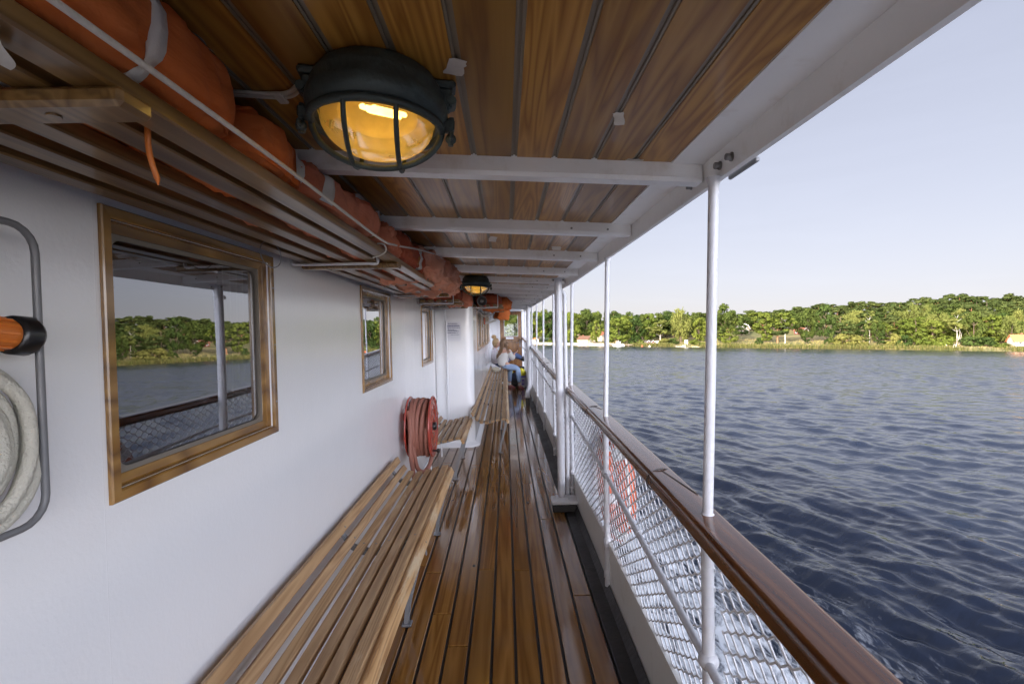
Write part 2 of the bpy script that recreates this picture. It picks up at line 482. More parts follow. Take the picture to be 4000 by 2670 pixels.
def window(parent, X, w, single=True, mull=0):
    y0, y1, z0, z1 = w
    m = MB()
    def loop(d, x): return [(x, y0 + d, z0 + d), (x, y1 - d, z0 + d), (x, y1 - d, z1 - d), (x, y0 + d, z1 - d)]
    L = [loop(0, X + .0005), loop(0, X + .008), loop(.003, X + .011), loop(.024, X + .011), loop(.027, X + .008), loop(.028, X - .020), loop(.031, X - .022), loop(.052, X - .023), loop(.054, X - .030)]
    # each side its own island so that the grain changes at the mitres
    for k in range(4):
        q = (k + 1) % 4
        m.loft([[l[k], l[q]] for l in L], False, False)
    f = m.build('window', M['frame'], parent)
    d = .053
    m = MB(); n = 6
    inner = rrect(y0 + d + .012, y1 - d - .012, z0 + d + .012, z1 - d - .012, .035, n)
    outer = []
    for i, (a, b) in enumerate(inner):
        c = i // (n + 1); t = (i % (n + 1)) / n
        ya, yb, za, zb = y0 + d, y1 - d, z0 + d, z1 - d
        cor = [(yb, za), (yb, zb), (ya, zb), (ya, za)][c]
        s = a + 0; u = b
        if c == 0: outer.append((a, za) if t < .5 else (yb, b))
        elif c == 1: outer.append((yb, b) if t < .5 else (a, zb))
        elif c == 2: outer.append((a, zb) if t < .5 else (ya, b))
        else: outer.append((ya, b) if t < .5 else (a, za))
        if abs(t - .5) < 1e-6: outer[-1] = cor
    m.loft([[(X - .025, a, b) for a, b in outer], [(X - .027, a, b) for a, b in inner], [(X - .036, a, b) for a, b in inner]], True, False)
    m.build('gasket', M['gasket'], f)
    m = MB(); m.add([(X - .034, a, b) for a, b in rrect(y0 + d - .002, y1 - d + .002, z0 + d - .002, z1 - d + .002, .03, n)], [tuple(range(4 * (n + 1)))])
    m.build('pane', M['glass'], f)
    for zz in np.linspace(z0 + .12, z1 - .12, 3) if 0 < y0 < 4 else ():
        m = MB(); m.sphere((X + .0105, y1 - .013, zz), .0045, 8, 5, sc=(.5, 1, 1)); m.build('screw', M['bolt'], f)
    return f
for w in WIN: window(house, WX, w)
for w in FWIN: window(house, FX, w)

# cabin behind the windows
m = MB()
m.box(-3.45, -.96, -5.9, 6.1, .02, .05)                       # floor
m.box(-3.45, -.96, -5.9, 6.1, 1.93, 1.95)                     # cabin ceiling
m.box(-3.45, -.96, 6.05, 6.10, .05, 1.93)
m.box(-3.45, -.96, -5.9, -5.85, .05, 1.93)
holes = []
m2 = MB(); wall_x(m2, -3.40, [-5.85, 6.05], [.05, 1.93], holes, .05)
m.add(m2.v, m2.f)
for y in (0.2, 1.9, 3.6): 
    m.box(-3.3, -1.9, y, y + .09, .05, 1.15); m.box(-3.3, -1.9, y + .09, y + .45, .05, .45)
m.build('cabin_interior', M['cabinwall'], kind='structure')
m = MB()
m.box(-3.4, -.46, 13.0, 13.05, 0, 2.1); m.box(-1.6, -1.55, 6.3, 13, 0, 2.1); m.box(-3.4, -.46, 6.3, 13, 1.98, 2.0); m.box(-3.4, -.46, 6.3, 13, .02, .04)
m.build('forward_cabin_interior', M['dark'], kind='structure')
def curtain(y0, y1, z0, z1, lab, x=-.985):
    m = MB(); s = []
    for y in np.linspace(y0, y1, 40):
        s.append([(x + .016 * math.sin(y * 150), y, z0), (x + .016 * math.sin(y * 150 + .4), y, z1)])
    m.loft(s, False, False, True)
    m.build('curtain', M['curtain'], label=lab, cat='curtain', group='curtains behind the cabin windows')
curtain(1.68, 1.86, 1.06, 1.80, 'pale curtain gathered inside the nearest big window at its far side')
curtain(3.06, 3.14, 1.06, 1.80, 'thin strip of curtain inside the second window near the hose reel')
curtain(5.25, 5.52, 1.06, 1.80, 'grey curtain hanging inside the small third window before the casing')

# ---- end wall with door at the bow end of the deck
EY = 13.6
ew = thing('end_wall', 'white bulkhead closing the far end of the side deck around the wooden door', 'ship wall', (0, EY, 0))
m = MB()
m.box(FX - .02, -.158, EY, EY + .05, 0, 2.14); m.box(.452, .60, EY, EY + .05, 0, 1.99); m.box(-.158, .452, EY, EY + .05, 2.0, 2.14)
m.box(-.215, -.158, EY - .02, EY - .001, 0, 2.0, .004); m.box(.45, .475, EY - .05, EY - .001, 0, 1.98, .004)
m.build('bulkhead_plate', M['white'], ew)
dr = thing('door', 'brown wooden door with glass pane and small white sign at end of deck', 'door', (.146, EY, 0))
m = MB()
dx0, dx1 = -.155, .449
m.box(dx0, dx0 + .11, EY + .002, EY + .04, .03, 2.0, .003); m.box(dx1 - .10, dx1, EY + .002, EY + .04, .03, 2.0, .003)
m.box(dx0 + .11, dx1 - .10, EY + .002, EY + .04, 1.90, 2.0, .003); m.box(dx0 + .11, dx1 - .10, EY + .002, EY + .04, 1.14, 1.30, .003)
m.box(dx0 + .11, dx1 - .10, EY + .010, EY + .032, .22, 1.14); m.box(dx0 + .11, dx1 - .10, EY + .002, EY + .04, .03, .22, .003)
m.build('door_panel', M['door'], dr)
m = MB(); m.box(dx0 + .108, dx1 - .098, EY + .018, EY + .022, 1.298, 1.902); m.build('pane', M['clearglass'], dr)
m = MB(); m.box(dx0 + .11, dx1 - .1, EY + .001, EY + .012, 1.300, 1.312); m.box(dx0 + .11, dx0 + .122, EY + .001, EY + .012, 1.312, 1.90); m.box(dx1 - .112, dx1 - .1, EY + .001, EY + .012, 1.312, 1.90)
m.build('glazing_bead', M['white'], dr)
m = MB(); m.box(dx1 - .065, dx1 - .035, EY - .004, EY + .002, 1.0, 1.2, .002); m.cyl((dx1 - .05, EY, 1.13), (dx1 - .05, EY - .05, 1.13), .008, 8); m.tube([(dx1 - .05, EY - .05, 1.13), (dx1 - .16, EY - .05, 1.128)], .008, 8)
m.build('handle', M['steel'], dr)
sg = thing('door_sign', 'small white sign with blue lettering screwed to the wooden door', 'sign', (.1, EY - .004, 1.27))
m = MB(); m.box(.0, .22, EY - .010, EY - .0005, 1.225, 1.283, .002); m.build('sign_plate', M['sign'], sg)
def text(body, size, mat, parent, loc, rot, name='lettering', ext=.0008, align='CENTER', thing_label=None, thing_cat=None):
    cu = bpy.data.curves.new(name, 'FONT'); cu.body = body; cu.size = size; cu.extrude = ext; cu.align_x = align; cu.align_y = 'CENTER'
    ob = bpy.data.objects.new(name + '_tmp', cu); col.objects.link(ob)
    bpy.context.view_layer.update()
    me = bpy.data.meshes.new_from_object(ob.evaluated_get(bpy.context.evaluated_depsgraph_get()))
    bpy.data.objects.remove(ob); me.materials.clear(); me.materials.append(mat); me.name = name
    o = bpy.data.objects.new(name, me); col.objects.link(o)
    mx = Matrix.Translation(loc) @ rot
    if parent is not None:
        p = parent
        while p.parent is not None: p = p.parent
        o.parent = parent; me.transform(Matrix.Translation(-ORG[p.name]) @ mx)
    else:
        o.matrix_world = mx; register(o)
    return o
FACE_MY = Matrix.Rotation(R(90), 4, 'X')                      # text that faces -y
m = MB()
for a in ((.0, .22, 1.225, 1.228), (.0, .22, 1.280, 1.283), (.0, .003, 1.228, 1.280), (.217, .22, 1.228, 1.280)):
    m.box(a[0] + .003 * 0, a[1], EY - .0115, EY - .010, a[2], a[3])
m.build('blue_border', M['ink'], sg)
text('Förbjuden ingång', .026, M['ink'], sg, (.11, EY - .011, 1.254), FACE_MY)

# ---- roof
roof = thing('deck_roof', 'overhanging white roof with varnished board ceiling between white beams', 'roof', (0, 0, 1.95))
def cz(x): return 1.966 - .05 * x
beamY = [1.391 + .775 * k - (.11 if k == -1 else 0) for k in range(-9, 16)]
seams = [.483 - .1122 * k for k in range(0, 13)]
mb_ = MB(); mt_ = MB()
bays = [(-6.0, beamY[0])] + list(zip(beamY, beamY[1:])) + [(beamY[-1], 13.6)]
for (ya, yb) in bays:
    z = rs((ya + yb) / 2)
    za, zb = rs(ya), rs(yb)
    def slab(m, x0, x1, dz):
        vs = [(x0, ya, cz(x0) + za + dz), (x1, ya, cz(x1) + za + dz), (x1, yb, cz(x1) + zb + dz), (x0, yb, cz(x0) + zb + dz)]
        vs += [(p[0], p[1], p[2] + .02) for p in vs]
        m.add(vs, [(0, 3, 2, 1), (4, 5, 6, 7), (0, 1, 5, 4), (1, 2, 6, 5), (2, 3, 7, 6), (3, 0, 4, 7)])
    if ya < 7.5:
        lim = .475
        for a, b in zip(seams, seams[1:]):
            a2 = min(a - .0085, lim)
            if a2 > b + .0085: slab(mb_, b + .0085, a2, 0)
        for s in seams[1:]:
            slab(mt_, s - .0085, s - .003, .0025); slab(mt_, s + .003, s + .0085, .0025); slab(mt_, s - .003, s + .003, .006)
mb_.build('ceiling_boards', M['ceil'], roof)
mt_.build('batten_strips', M['batten'], roof)
m = MB()
for y in beamY[:24]:
    z = rs(y); xe = rx(y) - .016
    if y > 12.9: continue
    vs = []
    for x in (-.895, xe):
        b = cz(x) - .052 + z; tp = cz(x) + z + .01
        vs.append([(x, y - .025, tp), (x, y - .025, b + .012), (x, y - .021, b), (x, y + .025, b), (x, y + .025, tp)])
    mm = MB(); mm.loft([vs[0], vs[1]], True, True); mm.build('beam', M['roofwhite'], roof)
    if y > 6.9:                                                # plain white planking further forward
        m.box(-.9, .474, y + .026, y + .749, cz(0) + z + .0, cz(0) + z + .02)
m.loft([[(.4752, y, cz(.475) + rs(y) - .004), (rx(y) - .010, y, 1.934 + rs(y)), (rx(y) - .010, y, 1.954 + rs(y)), (.4752, y, cz(.475) + rs(y) + .016)] for y in np.linspace(-6, 13.5, 60)], True, True)
m.build('soffit_plate', M['roofwhite'], roof)
secs = []; top = []
for y in list(np.linspace(-6, 13.5, 80)):
    x = rx(y); z = rs(y)
    secs.append([(x - .014, y, 1.935 + z), (x - .008, y, 1.868 + z), (x + .004, y, 1.866 + z), (x + .006, y, 1.99 + z), (x - .014, y, 1.99 + z)])
m = MB(); m.loft(secs, True, True); m.build('edge_girder', M['roofwhite'], roof)
m = MB()
for y in np.linspace(-6, 13.5, 40): top.append([(-3.7, y, 2.02 + rs(y)), (rx(y) + .005, y, 1.991 + rs(y)), (rx(y) + .005, y, 2.03 + rs(y)), (-3.7, y, 2.07 + rs(y))])
m.loft(top, True, True); m.build('roof_deck', M['roofwhite'], roof)
def bolt(m, c, ax, r=.008, l=.012):
    c = V(c); ax = V(ax).normalized()
    m.tube([c, c + ax * .003], r * 1.35, 14); m.tube([c + ax * .003, c + ax * l], r, 6)
for y in (1.20, 1.265, 1.46):
    m = MB(); bolt(m, (rx(y) - .011, y, 1.897), (-1, 0, 0), .0085 if y < 1.4 else .005, .016); m.build('bolt', M['bolt'], roof)
for by in beamY[10:20]:
    for x in (.30, .46):
        m = MB(); bolt(m, (x, by - .0245, cz(x) - .028 + rs(by)), (0, -1, 0), .0035, .005); m.build('bolt', M['bolt'], roof)
text('W    S  L', .028, M['roofwhite'], roof, (-.33, beamY[9] - .0252, cz(-.33) - .018), FACE_MY @ Matrix.Rotation(R(2.5), 4, 'Z'), 'embossed_letters', .0012)
m = MB(); m.box(rx(1.19) + .0065, rx(1.19) + .016, 1.12, 1.26, 1.858, 1.869, .002); m.build('edge_bracket', M['greyrod'], roof)
# tape scraps
def tape(x, y, w, l, a, lab, seed, hang=0.0):
    rr = random.Random(seed); m = MB(); n = 6; s = []
    for i in range(n + 1):
        u = (i / n - .5) * l
        row = []
        for j in range(4):
            v = (j / 3 - .5) * w * (1 + rr.uniform(-.18, .18)); uu = u + rr.uniform(-.004, .004)
            px = x + v * math.cos(a) - uu * math.sin(a); py = y + v * math.sin(a) + uu * math.cos(a)
            row.append((px, py, cz(px) + rs(py) - .0012 - hang * (i / n) ** 2))
        s.append(row)
    m.loft(s, False, False, True)
    m.build('tape_scrap', M['tape'], label=lab, cat='tape', group='tape scraps on the ceiling')
tape(-.083, .91, .034, .055, .25, 'largest scrap of masking tape on ceiling beside the nearest lamp', 1)
tape(.262, 1.085, .022, .030, -.3, 'curled scrap of tape on ceiling ahead of the first beam', 2, .014)
tape(.37, 1.355, .045, .012, .1, 'torn tape strip at the ceiling edge above the first beam', 3)
tape(-.055, 2.55, .04, .035, .5, 'hanging tape scrap near ceiling middle between second and third beams', 4, .02)
tape(.30, 2.78, .05, .035, -.2, 'tape scrap nearer the rail between second and third beams', 5, .015)
tape(-.03, 4.1, .06, .04, .2, 'small pale scrap on boards just ahead of the far lamp', 6, .015)

# ---- slim poles between rail and roof edge
poleY = [1.265 + 1.42 * k for k in range(-5, 9)]
for i, y in enumerate(poleY):
    x, z = rail(y); x += .004
    k = i - 5
    if k < -1: continue
    m = MB(); xt = rx(y) - .005 if y > 0 else x
    xt = max(min(xt, x + .03), x - .01)
    m.tube([(x, y, z + .018), (x, y, z + .022), (x, y, z + .028)], [.019, .019, .0145], 14)
    m.tube([(x, y, z + .024), (x + (xt - x) * .5, y + .005, 1.4), (xt, y + .012, 1.845 + rs(y)), (xt, y + .012, 1.870 + rs(y))], [.0135, .0135, .0135, .020], 14)
    labs = {-1: 'slim white pole on the rail behind the camera', 0: 'nearest slim white pole rising from the varnished rail to the roof', 1: 'second slim white pole from the camera, before the thick post', 2: 'slim white pole standing just right behind the thick post'}
    m.build('awning_pole', M['whitepole'], label=labs.get(k, 'slim white pole on the rail beyond the thick post'), cat='pole', group='slim poles between rail and roof')

# ---- thick roof posts
def post(y, x, r, lab, foot):
    p = thing('roof_post', lab, 'post', (x, y, 0))
    ztop = 1.893 + rs(y)
    m = MB()
    if foot == 'plinth':
        m.tube([(x, y, .105), (x, y, .13), (x, y, .16), (x, y, ztop - .01)], [r * .8, r * .98, r, r], 24)
        m.box(x - .05, x + .05, y - .045, y + .045, ztop - .012, ztop, .002)
        m.build('shaft', M['whitepole'], p)
        m = MB(); m.box(x - .085, .566, y - .075, y + .075, .062, .095, .008); m.box(x - .055, x + .055, y - .055, y + .055, .095, .106, .006)
        m.build('plinth', M['white'], p)
        m = MB(); m.box(x - .083, .548, y - .073, y + .073, .0, .062, .01); m.build('plinth_foot', M['black'], p)
        m = MB()
        for sx in (-.04, .04):
            m = MB(); bolt(m, (x + sx, y - .03, ztop - .012), (0, 0, -1), .008, .014); m.build('bolt', M['bolt'], p)
    else:
        pts = smooth_pts([(x + .015, y, ztop), (x + .015, y, .8), (x + .015, y, .42), (x + .01, y - .005, .36), (x - .025, y - .03, .26), (x - .03, y - .03, .20)], 5)
        m.tube(pts, r, 20); m.tube([(x - .03, y - .03, .21), (x - .03, y - .03, .20), (x - .03, y - .03, .16), (x - .03, y - .03, .155)], [r, r * 1.3, r * 1.35, r * 1.2], 20)
        m.build('shaft', M['whitepole'], p)
        m = MB(); m.box(x - .068, x + .008, y - .07, y + .01, .0, .155, .006); m.build('black_foot', M['black'], p)
post(3.93, .432, .0305, 'thick white roof post on a plinth by the railing', 'plinth')
post(9.45, .432, .042, 'far thick white post with bent foot on a black block', 'bent')
m = MB(); x, z = .480, 1.0
pts = smooth_pts([(.455, 4.05, 1.80), (.475, 4.05, 1.795), (.496, 4.05, 1.765), (.498, 4.05, 1.70), (.498, 4.05, 1.2), (.498, 4.05, .06)], 6)
m.tube(pts, .0165, 14)
for zz in (.30, 1.69): m.tube([(.498, 4.05, zz), (.498, 4.05, zz + .03)], .019, 14)
m.build('drain_pipe', M['whitepole'], label='white drain pipe with bent top right beside the thick post', cat='pipe')

# ---- railing
rg = thing('railing', 'varnished mahogany handrail on white stanchions with diamond netting below', 'railing', (.52, 0, 0))
profr = []
W2, H2 = .050, .029
for (a0, cx0, cz0, r) in ((0, W2 - .018, H2 - .016, .016), (90, -W2 + .020, H2 - .018, .018), (180, -W2 + .026, -H2 + .024, .024), (270, W2 - .022, -H2 + .020, .020)):
    for i in range(6):
        a = R(a0 + 18 * i); profr.append((cx0 + r * math.cos(a), cz0 + r * math.sin(a) + (.003 if 0 <= a0 < 180 else 0)))
ys = np.linspace(-6, 13.55, 100)
ry = [p[0] for p in RAIL]
def railsm(y):   # smoothed rail line
    a = np.array([rail(y + d) for d in (-.5, -.25, 0, .25, .5)]); return a.mean(0)
m = MB(); m.loft([[(railsm(y)[0] + a, y, railsm(y)[1] - .006 + b) for a, b in profr] for y in ys], True, True, True)
m.build('handrail', M['rail'], rg)
stY = [y for y in poleY]
for y in stY:
    x, z = rail(y); zb = .03
    m = MB()
    m.tube([(x + .002, y, z - .03), (x + .002, y, .0 + zb)], .0165, 14)
    zz = midz(y); m.sphere((x + .002, y, zz), .027, 14, 9)
    for c in (bulz(y) + .01, .10, ): m.tube([(x + .002, y, c - .025), (x + .002, y, c - .02), (x + .002, y, c + .02), (x + .002, y, c + .025)], [.0168, .0205, .0205, .0168], 14)
    m.build('stanchion', M['whitepole'], rg)
m = MB(); m.tube([(rail(y)[0] - .002, y, midz(y)) for y in np.linspace(-6, 13.5, 80)], .0125, 12)
for y in (.45, 2.0, 3.4, 4.8): m.tube([(rail(y)[0] - .002, y - .03, midz(y - .03)), (rail(y)[0] - .002, y + .03, midz(y + .03))], .0145, 12)
m.build('middle_rail', M['whitepole'], rg)
# bulwark plate
secs = []
for y in np.linspace(-6, 13.55, 60):
    b = bulz(y); x = bulx(y)
    secs.append([(x, y, .0), (x, y, b), (x - .006, y, b + .003), (x - .006, y, b + .010), (x + .012, y, b + .010), (x + .012, y, .0)])
m = MB(); m.loft(secs, True, True); m.build('bulwark_plate', M['bulwark'], rg)
# netting: wires running along the rail that touch their neighbours alternately above and below
def net(ya, yb, cell, ch, r, sides=4):
    m = MB(); L = yb - ya; n = max(4, round(L / (cell / 2))); c = L / n
    H = rail((ya + yb) / 2)[1] - .035 - bulz((ya + yb) / 2) - .012; rows = max(3, round(H / ch))
    def pt(u, f):
        y = ya + u; b0 = bulz(y) + .012; t0 = rail(y)[1] - .035
        xb = bulx(y) + .004; xt = rail(y)[0] + .026
        return (xb + (xt - xb) * f + .003 * math.sin(7 * u + 9 * f), y, b0 + (t0 - b0) * f)
    for j in range(rows):
        pts = []
        for k in range(n + 1):
            lev = j + (k % 2 if j % 2 == 0 else 1 - k % 2)
            g = (.10 if lev == j else -.10)
            for q in (-.22, .22):
                u = min(max((k + q) * c, 0), L); pts.append(pt(u, (lev + g) / rows))
        m.tube(pts, r, sides, cap=False)
    return m
for a, b in zip(poleY[3:], poleY[4:]):
    far = a > 5
    m = net(a + .02, b - .02, 0.092, .0265, .0030, 5 if not far else 4)
    m.build('netting_panel', M['net'], rg)
# loose cable that follows the rail and its ties
m = MB(); pts = []
for y in np.linspace(3.0, 8, 50):
    x, z = railsm(y); pts.append((x - .049 - .004 * math.sin(y * 5), y, z - .020 - .006 * math.sin(y * 2.1) ** 2))
m.tube(pts, .003, 8); m.build('rail_cable', M['cable'], label='dark cable tied along the inner side of the handrail', cat='cable')
def tie(y, lab, tail=.0):
    m = MB(); x, z = railsm(y); pts = []
    for i in range(24):
        a = 2 * math.pi * i / 24
        pts.append((x - .002 + .054 * math.cos(a), y + .02 * math.cos(a), z - .004 + .034 * math.sin(a) * (1.0 if math.sin(a) > 0 else 1.25)))
    m.tube(pts, .0022, 6, closed=True)
    if tail: m.tube([(x, y, z + .028), (x + .03, y - tail, z + .026)], .0012, 6)
    m.build('cable_tie', M['cable'], label=lab, cat='cable tie', group='dark ties round the handrail')
tie(1.66, 'dark tie round the rail near the nearest slim pole', .25)
tie(3.02, 'dark tie round the rail before the second slim pole', .12)
tie(4.22, 'dark tie round the rail right beside the thick post')
tie(6.2, 'dark tie round the rail in the middle distance beyond the thick post')
tie(12.9, 'dark tie round the far end of the rail near the door')
m = MB(); pts = []
for i in range(260):
    y = 5.6 + i * .02; x, z = railsm(y); a = i * .55
    pts.append((x - .045 + .012 * math.cos(a), y, z - .028 + .012 * math.sin(a)))
m.tube(pts, .0035, 5); m.build('coiled_wire', M['cable'], label='coiled wire wound along the rail beyond the thick post', cat='wire')
# hull below the deck
hull = thing('hull', 'white ship side plating below the netting', 'hull', (.57, 0, -1.7))
secs = []
for y in np.linspace(-8, 14.5, 40):
    x = bulx(max(min(y, 13.6), -6)) + .012 - max(0, y - 12.5) * .15
    secs.append([(x, y, .2 if y < 13.6 else -.2), (x + .02, y, .02), (x - .03, y, -1.0), (x - .12, y, -2.6), (-3.2, y, -2.6), (-3.6, y, -.08), (x - .02, y, -.08)])
m = MB(); m.loft(secs, True, True, True); m.build('side_plating', M['bulwark'], hull)
m = MB(); m.tube([(.66, 5.0, .2), (.66, 5.0, .90)], .022, 12); m.tube([(.66, 5.0, .90), (.66, 5.0, .915), (.66, 5.0, .99), (.66, 5.0, 1.0)], [.022, .028, .018, .010], 12)
m.tube([(.56, 5.0, .3), (.66, 5.0, .3)], .015, 8)
m.build('fender_post', M['whitepole'], label='short white post outside the railing beside the drain pipe', cat='post')
# lifebuoy hung outside the netting
lb = thing('lifebuoy', 'orange lifebuoy hanging outside the netting below the handrail', 'lifebuoy', (.63, 2.92, .2)); LZ = .545
m = MB(); m.tube([(.645, 2.92 + .285 * math.cos(a), LZ + .285 * math.sin(a)) for a in np.linspace(0, 2 * math.pi, 48, endpoint=False)], .055, 14, closed=True)
m.build('ring', M['lifebuoy'], lb)
for k in range(4):
    m = MB()
    a0 = math.pi / 4 + k * math.pi / 2
    m.tube([(.645, 2.92 + .285 * math.cos(a), LZ + .285 * math.sin(a)) for a in np.linspace(a0 - .14, a0 + .14, 6)], .0565, 14, cap=False); m.build('band', M['reflect'], lb)
m = MB(); m.tube([(.645, 2.92 + (.35 + .012 * math.sin(8 * a)) * math.cos(a), LZ + (.35 + .012 * math.sin(8 * a)) * math.sin(a)) for a in np.linspace(0, 2 * math.pi, 64, endpoint=False)], .006, 6, closed=True)
m.build('grab_line', M['rope'], lb)
# ================================================================== FURNITURE ON THE DECK
SLATS = [((-.842, .540), (-.818, .488)), ((-.799, .478), (-.768, .436)), ((-.764, .430), (-.716, .419)), ((-.705, .418), (-.654, .421)),
         ((-.640, .428), (-.588, .439)), ((-.580, .443), (-.526, .453)), ((-.510, .461), (-.456, .461)), ((-.440, .455), (-.412, .398))]
def bench(name_loc, x_off, ya, yb, supports, lab, cut=0.0, front_legs=True):
    b = thing('slatted_bench', lab, 'bench', (-.63 + x_off, (ya + yb) / 2, 0), 'slatted benches along the deck house')
    for i, ((x0, z0), (x1, z1)) in enumerate(SLATS):
        d = V((x1 - x0, 0, z1 - z0)); L = d.length; d.normalize(); nrm = V((-d.z, 0, d.x))
        if nrm.z < 0: nrm = -nrm
        c = V(((x0 + x1) / 2 + x_off, 0, (z0 + z1) / 2))
        Mx = Matrix(((d.x, 0, nrm.x, c.x), (0, 1, 0, 0), (d.z, 0, nrm.z, c.z), (0, 0, 0, 1)))
        m = MB()
        ys = [ya, yb]
        if yb - ya > 3.5: ys = [ya, ya + (yb - ya) * (.42 if i % 2 else .55), yb]
        for p, q in zip(ys, ys[1:]):
            m.box(-L / 2 + .0045, L / 2 - .0045, p + .001, q - .001, -.026, 0, .0035, Mx)
        m.build('slat', M['benchedge' if i == 7 else 'bench'], b)
    for y in supports:
        # cast iron frame following the seat profile
        prof = [(-.86, .512), (-.832, .472), (-.80, .428), (-.76, .404), (-.70, .393), (-.60, .408), (-.50, .434), (-.452, .434), (-.433, .408), (-.425, .385)]
        m = MB(); up = [(x + x_off, z) for x, z in prof]; lo = [(x + x_off + .004, z - .03) for x, z in prof]
        sec = up + lo[::-1]
        m.loft([[(x, y - .014, z) for x, z in sec], [(x, y + .014, z) for x, z in sec]], True, True)
        m.build('support_frame', M['greyrod'] if False else M['steel'], b)
        if front_legs:
            m = MB(); pts = smooth_pts([(-.44 + x_off, y, .40), (-.475 + x_off, y, .27), (-.515 + x_off, y, .12), (-.53 + x_off, y, .012)], 5)
            for q in (0,):
                secs = [[(p.x - .014, p.y - .017, p.z), (p.x + .010, p.y - .017, p.z), (p.x + .010, p.y - .010, p.z), (p.x + .004, p.y - .008, p.z), (p.x + .004, p.y + .008, p.z), (p.x + .010, p.y + .010, p.z), (p.x + .010, p.y + .017, p.z), (p.x - .014, p.y + .017, p.z)] for p in pts]
                m.loft(secs, True, True)
            m.box(-.553 + x_off, -.505 + x_off, y - .024, y + .024, .002, .014, .003)
            m.build('leg', M['steel'], b)
            if x_off == 0:
                m = MB(); m.tube(smooth_pts([(-.70, y, .385), (-.76, y, .34), (-.775, y, .26), (-.775, y, .02)], 5), .010, 8)
                m.build('leg', M['white'], b)
    # screw heads over each support
    for y in (supports if yb < 6 else ()):
        if y < .5: continue
        for (x0, z0), (x1, z1) in SLATS:
            m = MB()
            cx_, cz_ = x0 * .42 + x1 * .58 + x_off, z0 * .42 + z1 * .58
            d = V((x1 - x0, 0, z1 - z0)).normalized(); nn = V((-d.z, 0, d.x)); nn = nn if nn.z > 0 else -nn
            m.tube([V((cx_, y, cz_)) + nn * .0002, V((cx_, y, cz_)) + nn * .0014], .0055, 10); m.build('screw', M['bolt'], b)
    return b
bench('near', 0, -1.6, 3.68, (-1.2, .9, 2.42, 3.50), 'long varnished slatted bench nearest the camera along the white wall')
bench('short', 0, 4.63, 5.80, (4.80, 5.62), 'short slatted bench between the red hose reel and the casing')
bench('far', .437, 5.60, 12.9, (5.80, 7.20, 8.9, 10.6, 12.4), 'long slatted bench at the far end where two people sit')

# ---- overhead luggage racks
RS = [(-.519, -.469), (-.592, -.542), (-.692, -.645), (-.783, -.731), (-.863, -.816)]
def rack(ya, yb, off, crosses, rods, lab, zoff=0.0):
    r = thing('luggage_rack', lab, 'rack', (-.66 + off, (ya + yb) / 2, 1.76 + zoff), 'overhead luggage racks')
    for i, (a, b) in enumerate(RS):
        m = MB(); m.box(a + off, b + off, ya, yb, 1.785 + zoff, 1.811 + zoff, .003); m.build('slat', M['rack'], r)
    for y in crosses:
        m = MB(); m.box(-.875 + off, -.455 + off, y - .028, y + .028, 1.760 + zoff, 1.7845 + zoff, .006)
        for x in (-.56, -.76): m.tube([(x + off, y, 1.7598 + zoff), (x + off, y, 1.758 + zoff)], .008, 10)
        m.build('cross_batten', M['rack'], r)
    for y in rods:
        m = MB(); z = 1.772 + zoff; pts = [(-.895 + off, y, z + .045)] + smooth_pts([(-.895 + off, y, z + .02), (-.885 + off, y, z), (-.86 + off, y, z)], 4) + smooth_pts([(-.57 + off, y, z), (-.535 + off, y, z), (-.532 + off, y, z + .035), (-.532 + off, y, z + .06)], 5) + [(-.532 + off, y, 1.93 + zoff), (-.532 + off, y, 1.985 + rs(y))]
        m.tube(pts, .0065, 8)
        m.box(-.545 + off, -.52 + off, y - .004, y + .004, 1.945 + rs(y), 1.99 + rs(y))
        m.build('hanger_rod', M['white'], r)
    return r
rack(-1.5, 3.99, 0, (-.9, .62, 2.13, 3.95), (-.95, 2.05, 3.90), 'long overhead rack of varnished slats above the nearest windows')
rack(4.92, 5.95, 0, (5.15, 5.90), (5.0, 5.84), 'short overhead rack above the small third window', -.005)
rack(6.30, 9.2, .437, (6.5, 7.8, 9.1), (6.35, 7.7, 9.0), 'far overhead rack above the row of bow windows', .01)

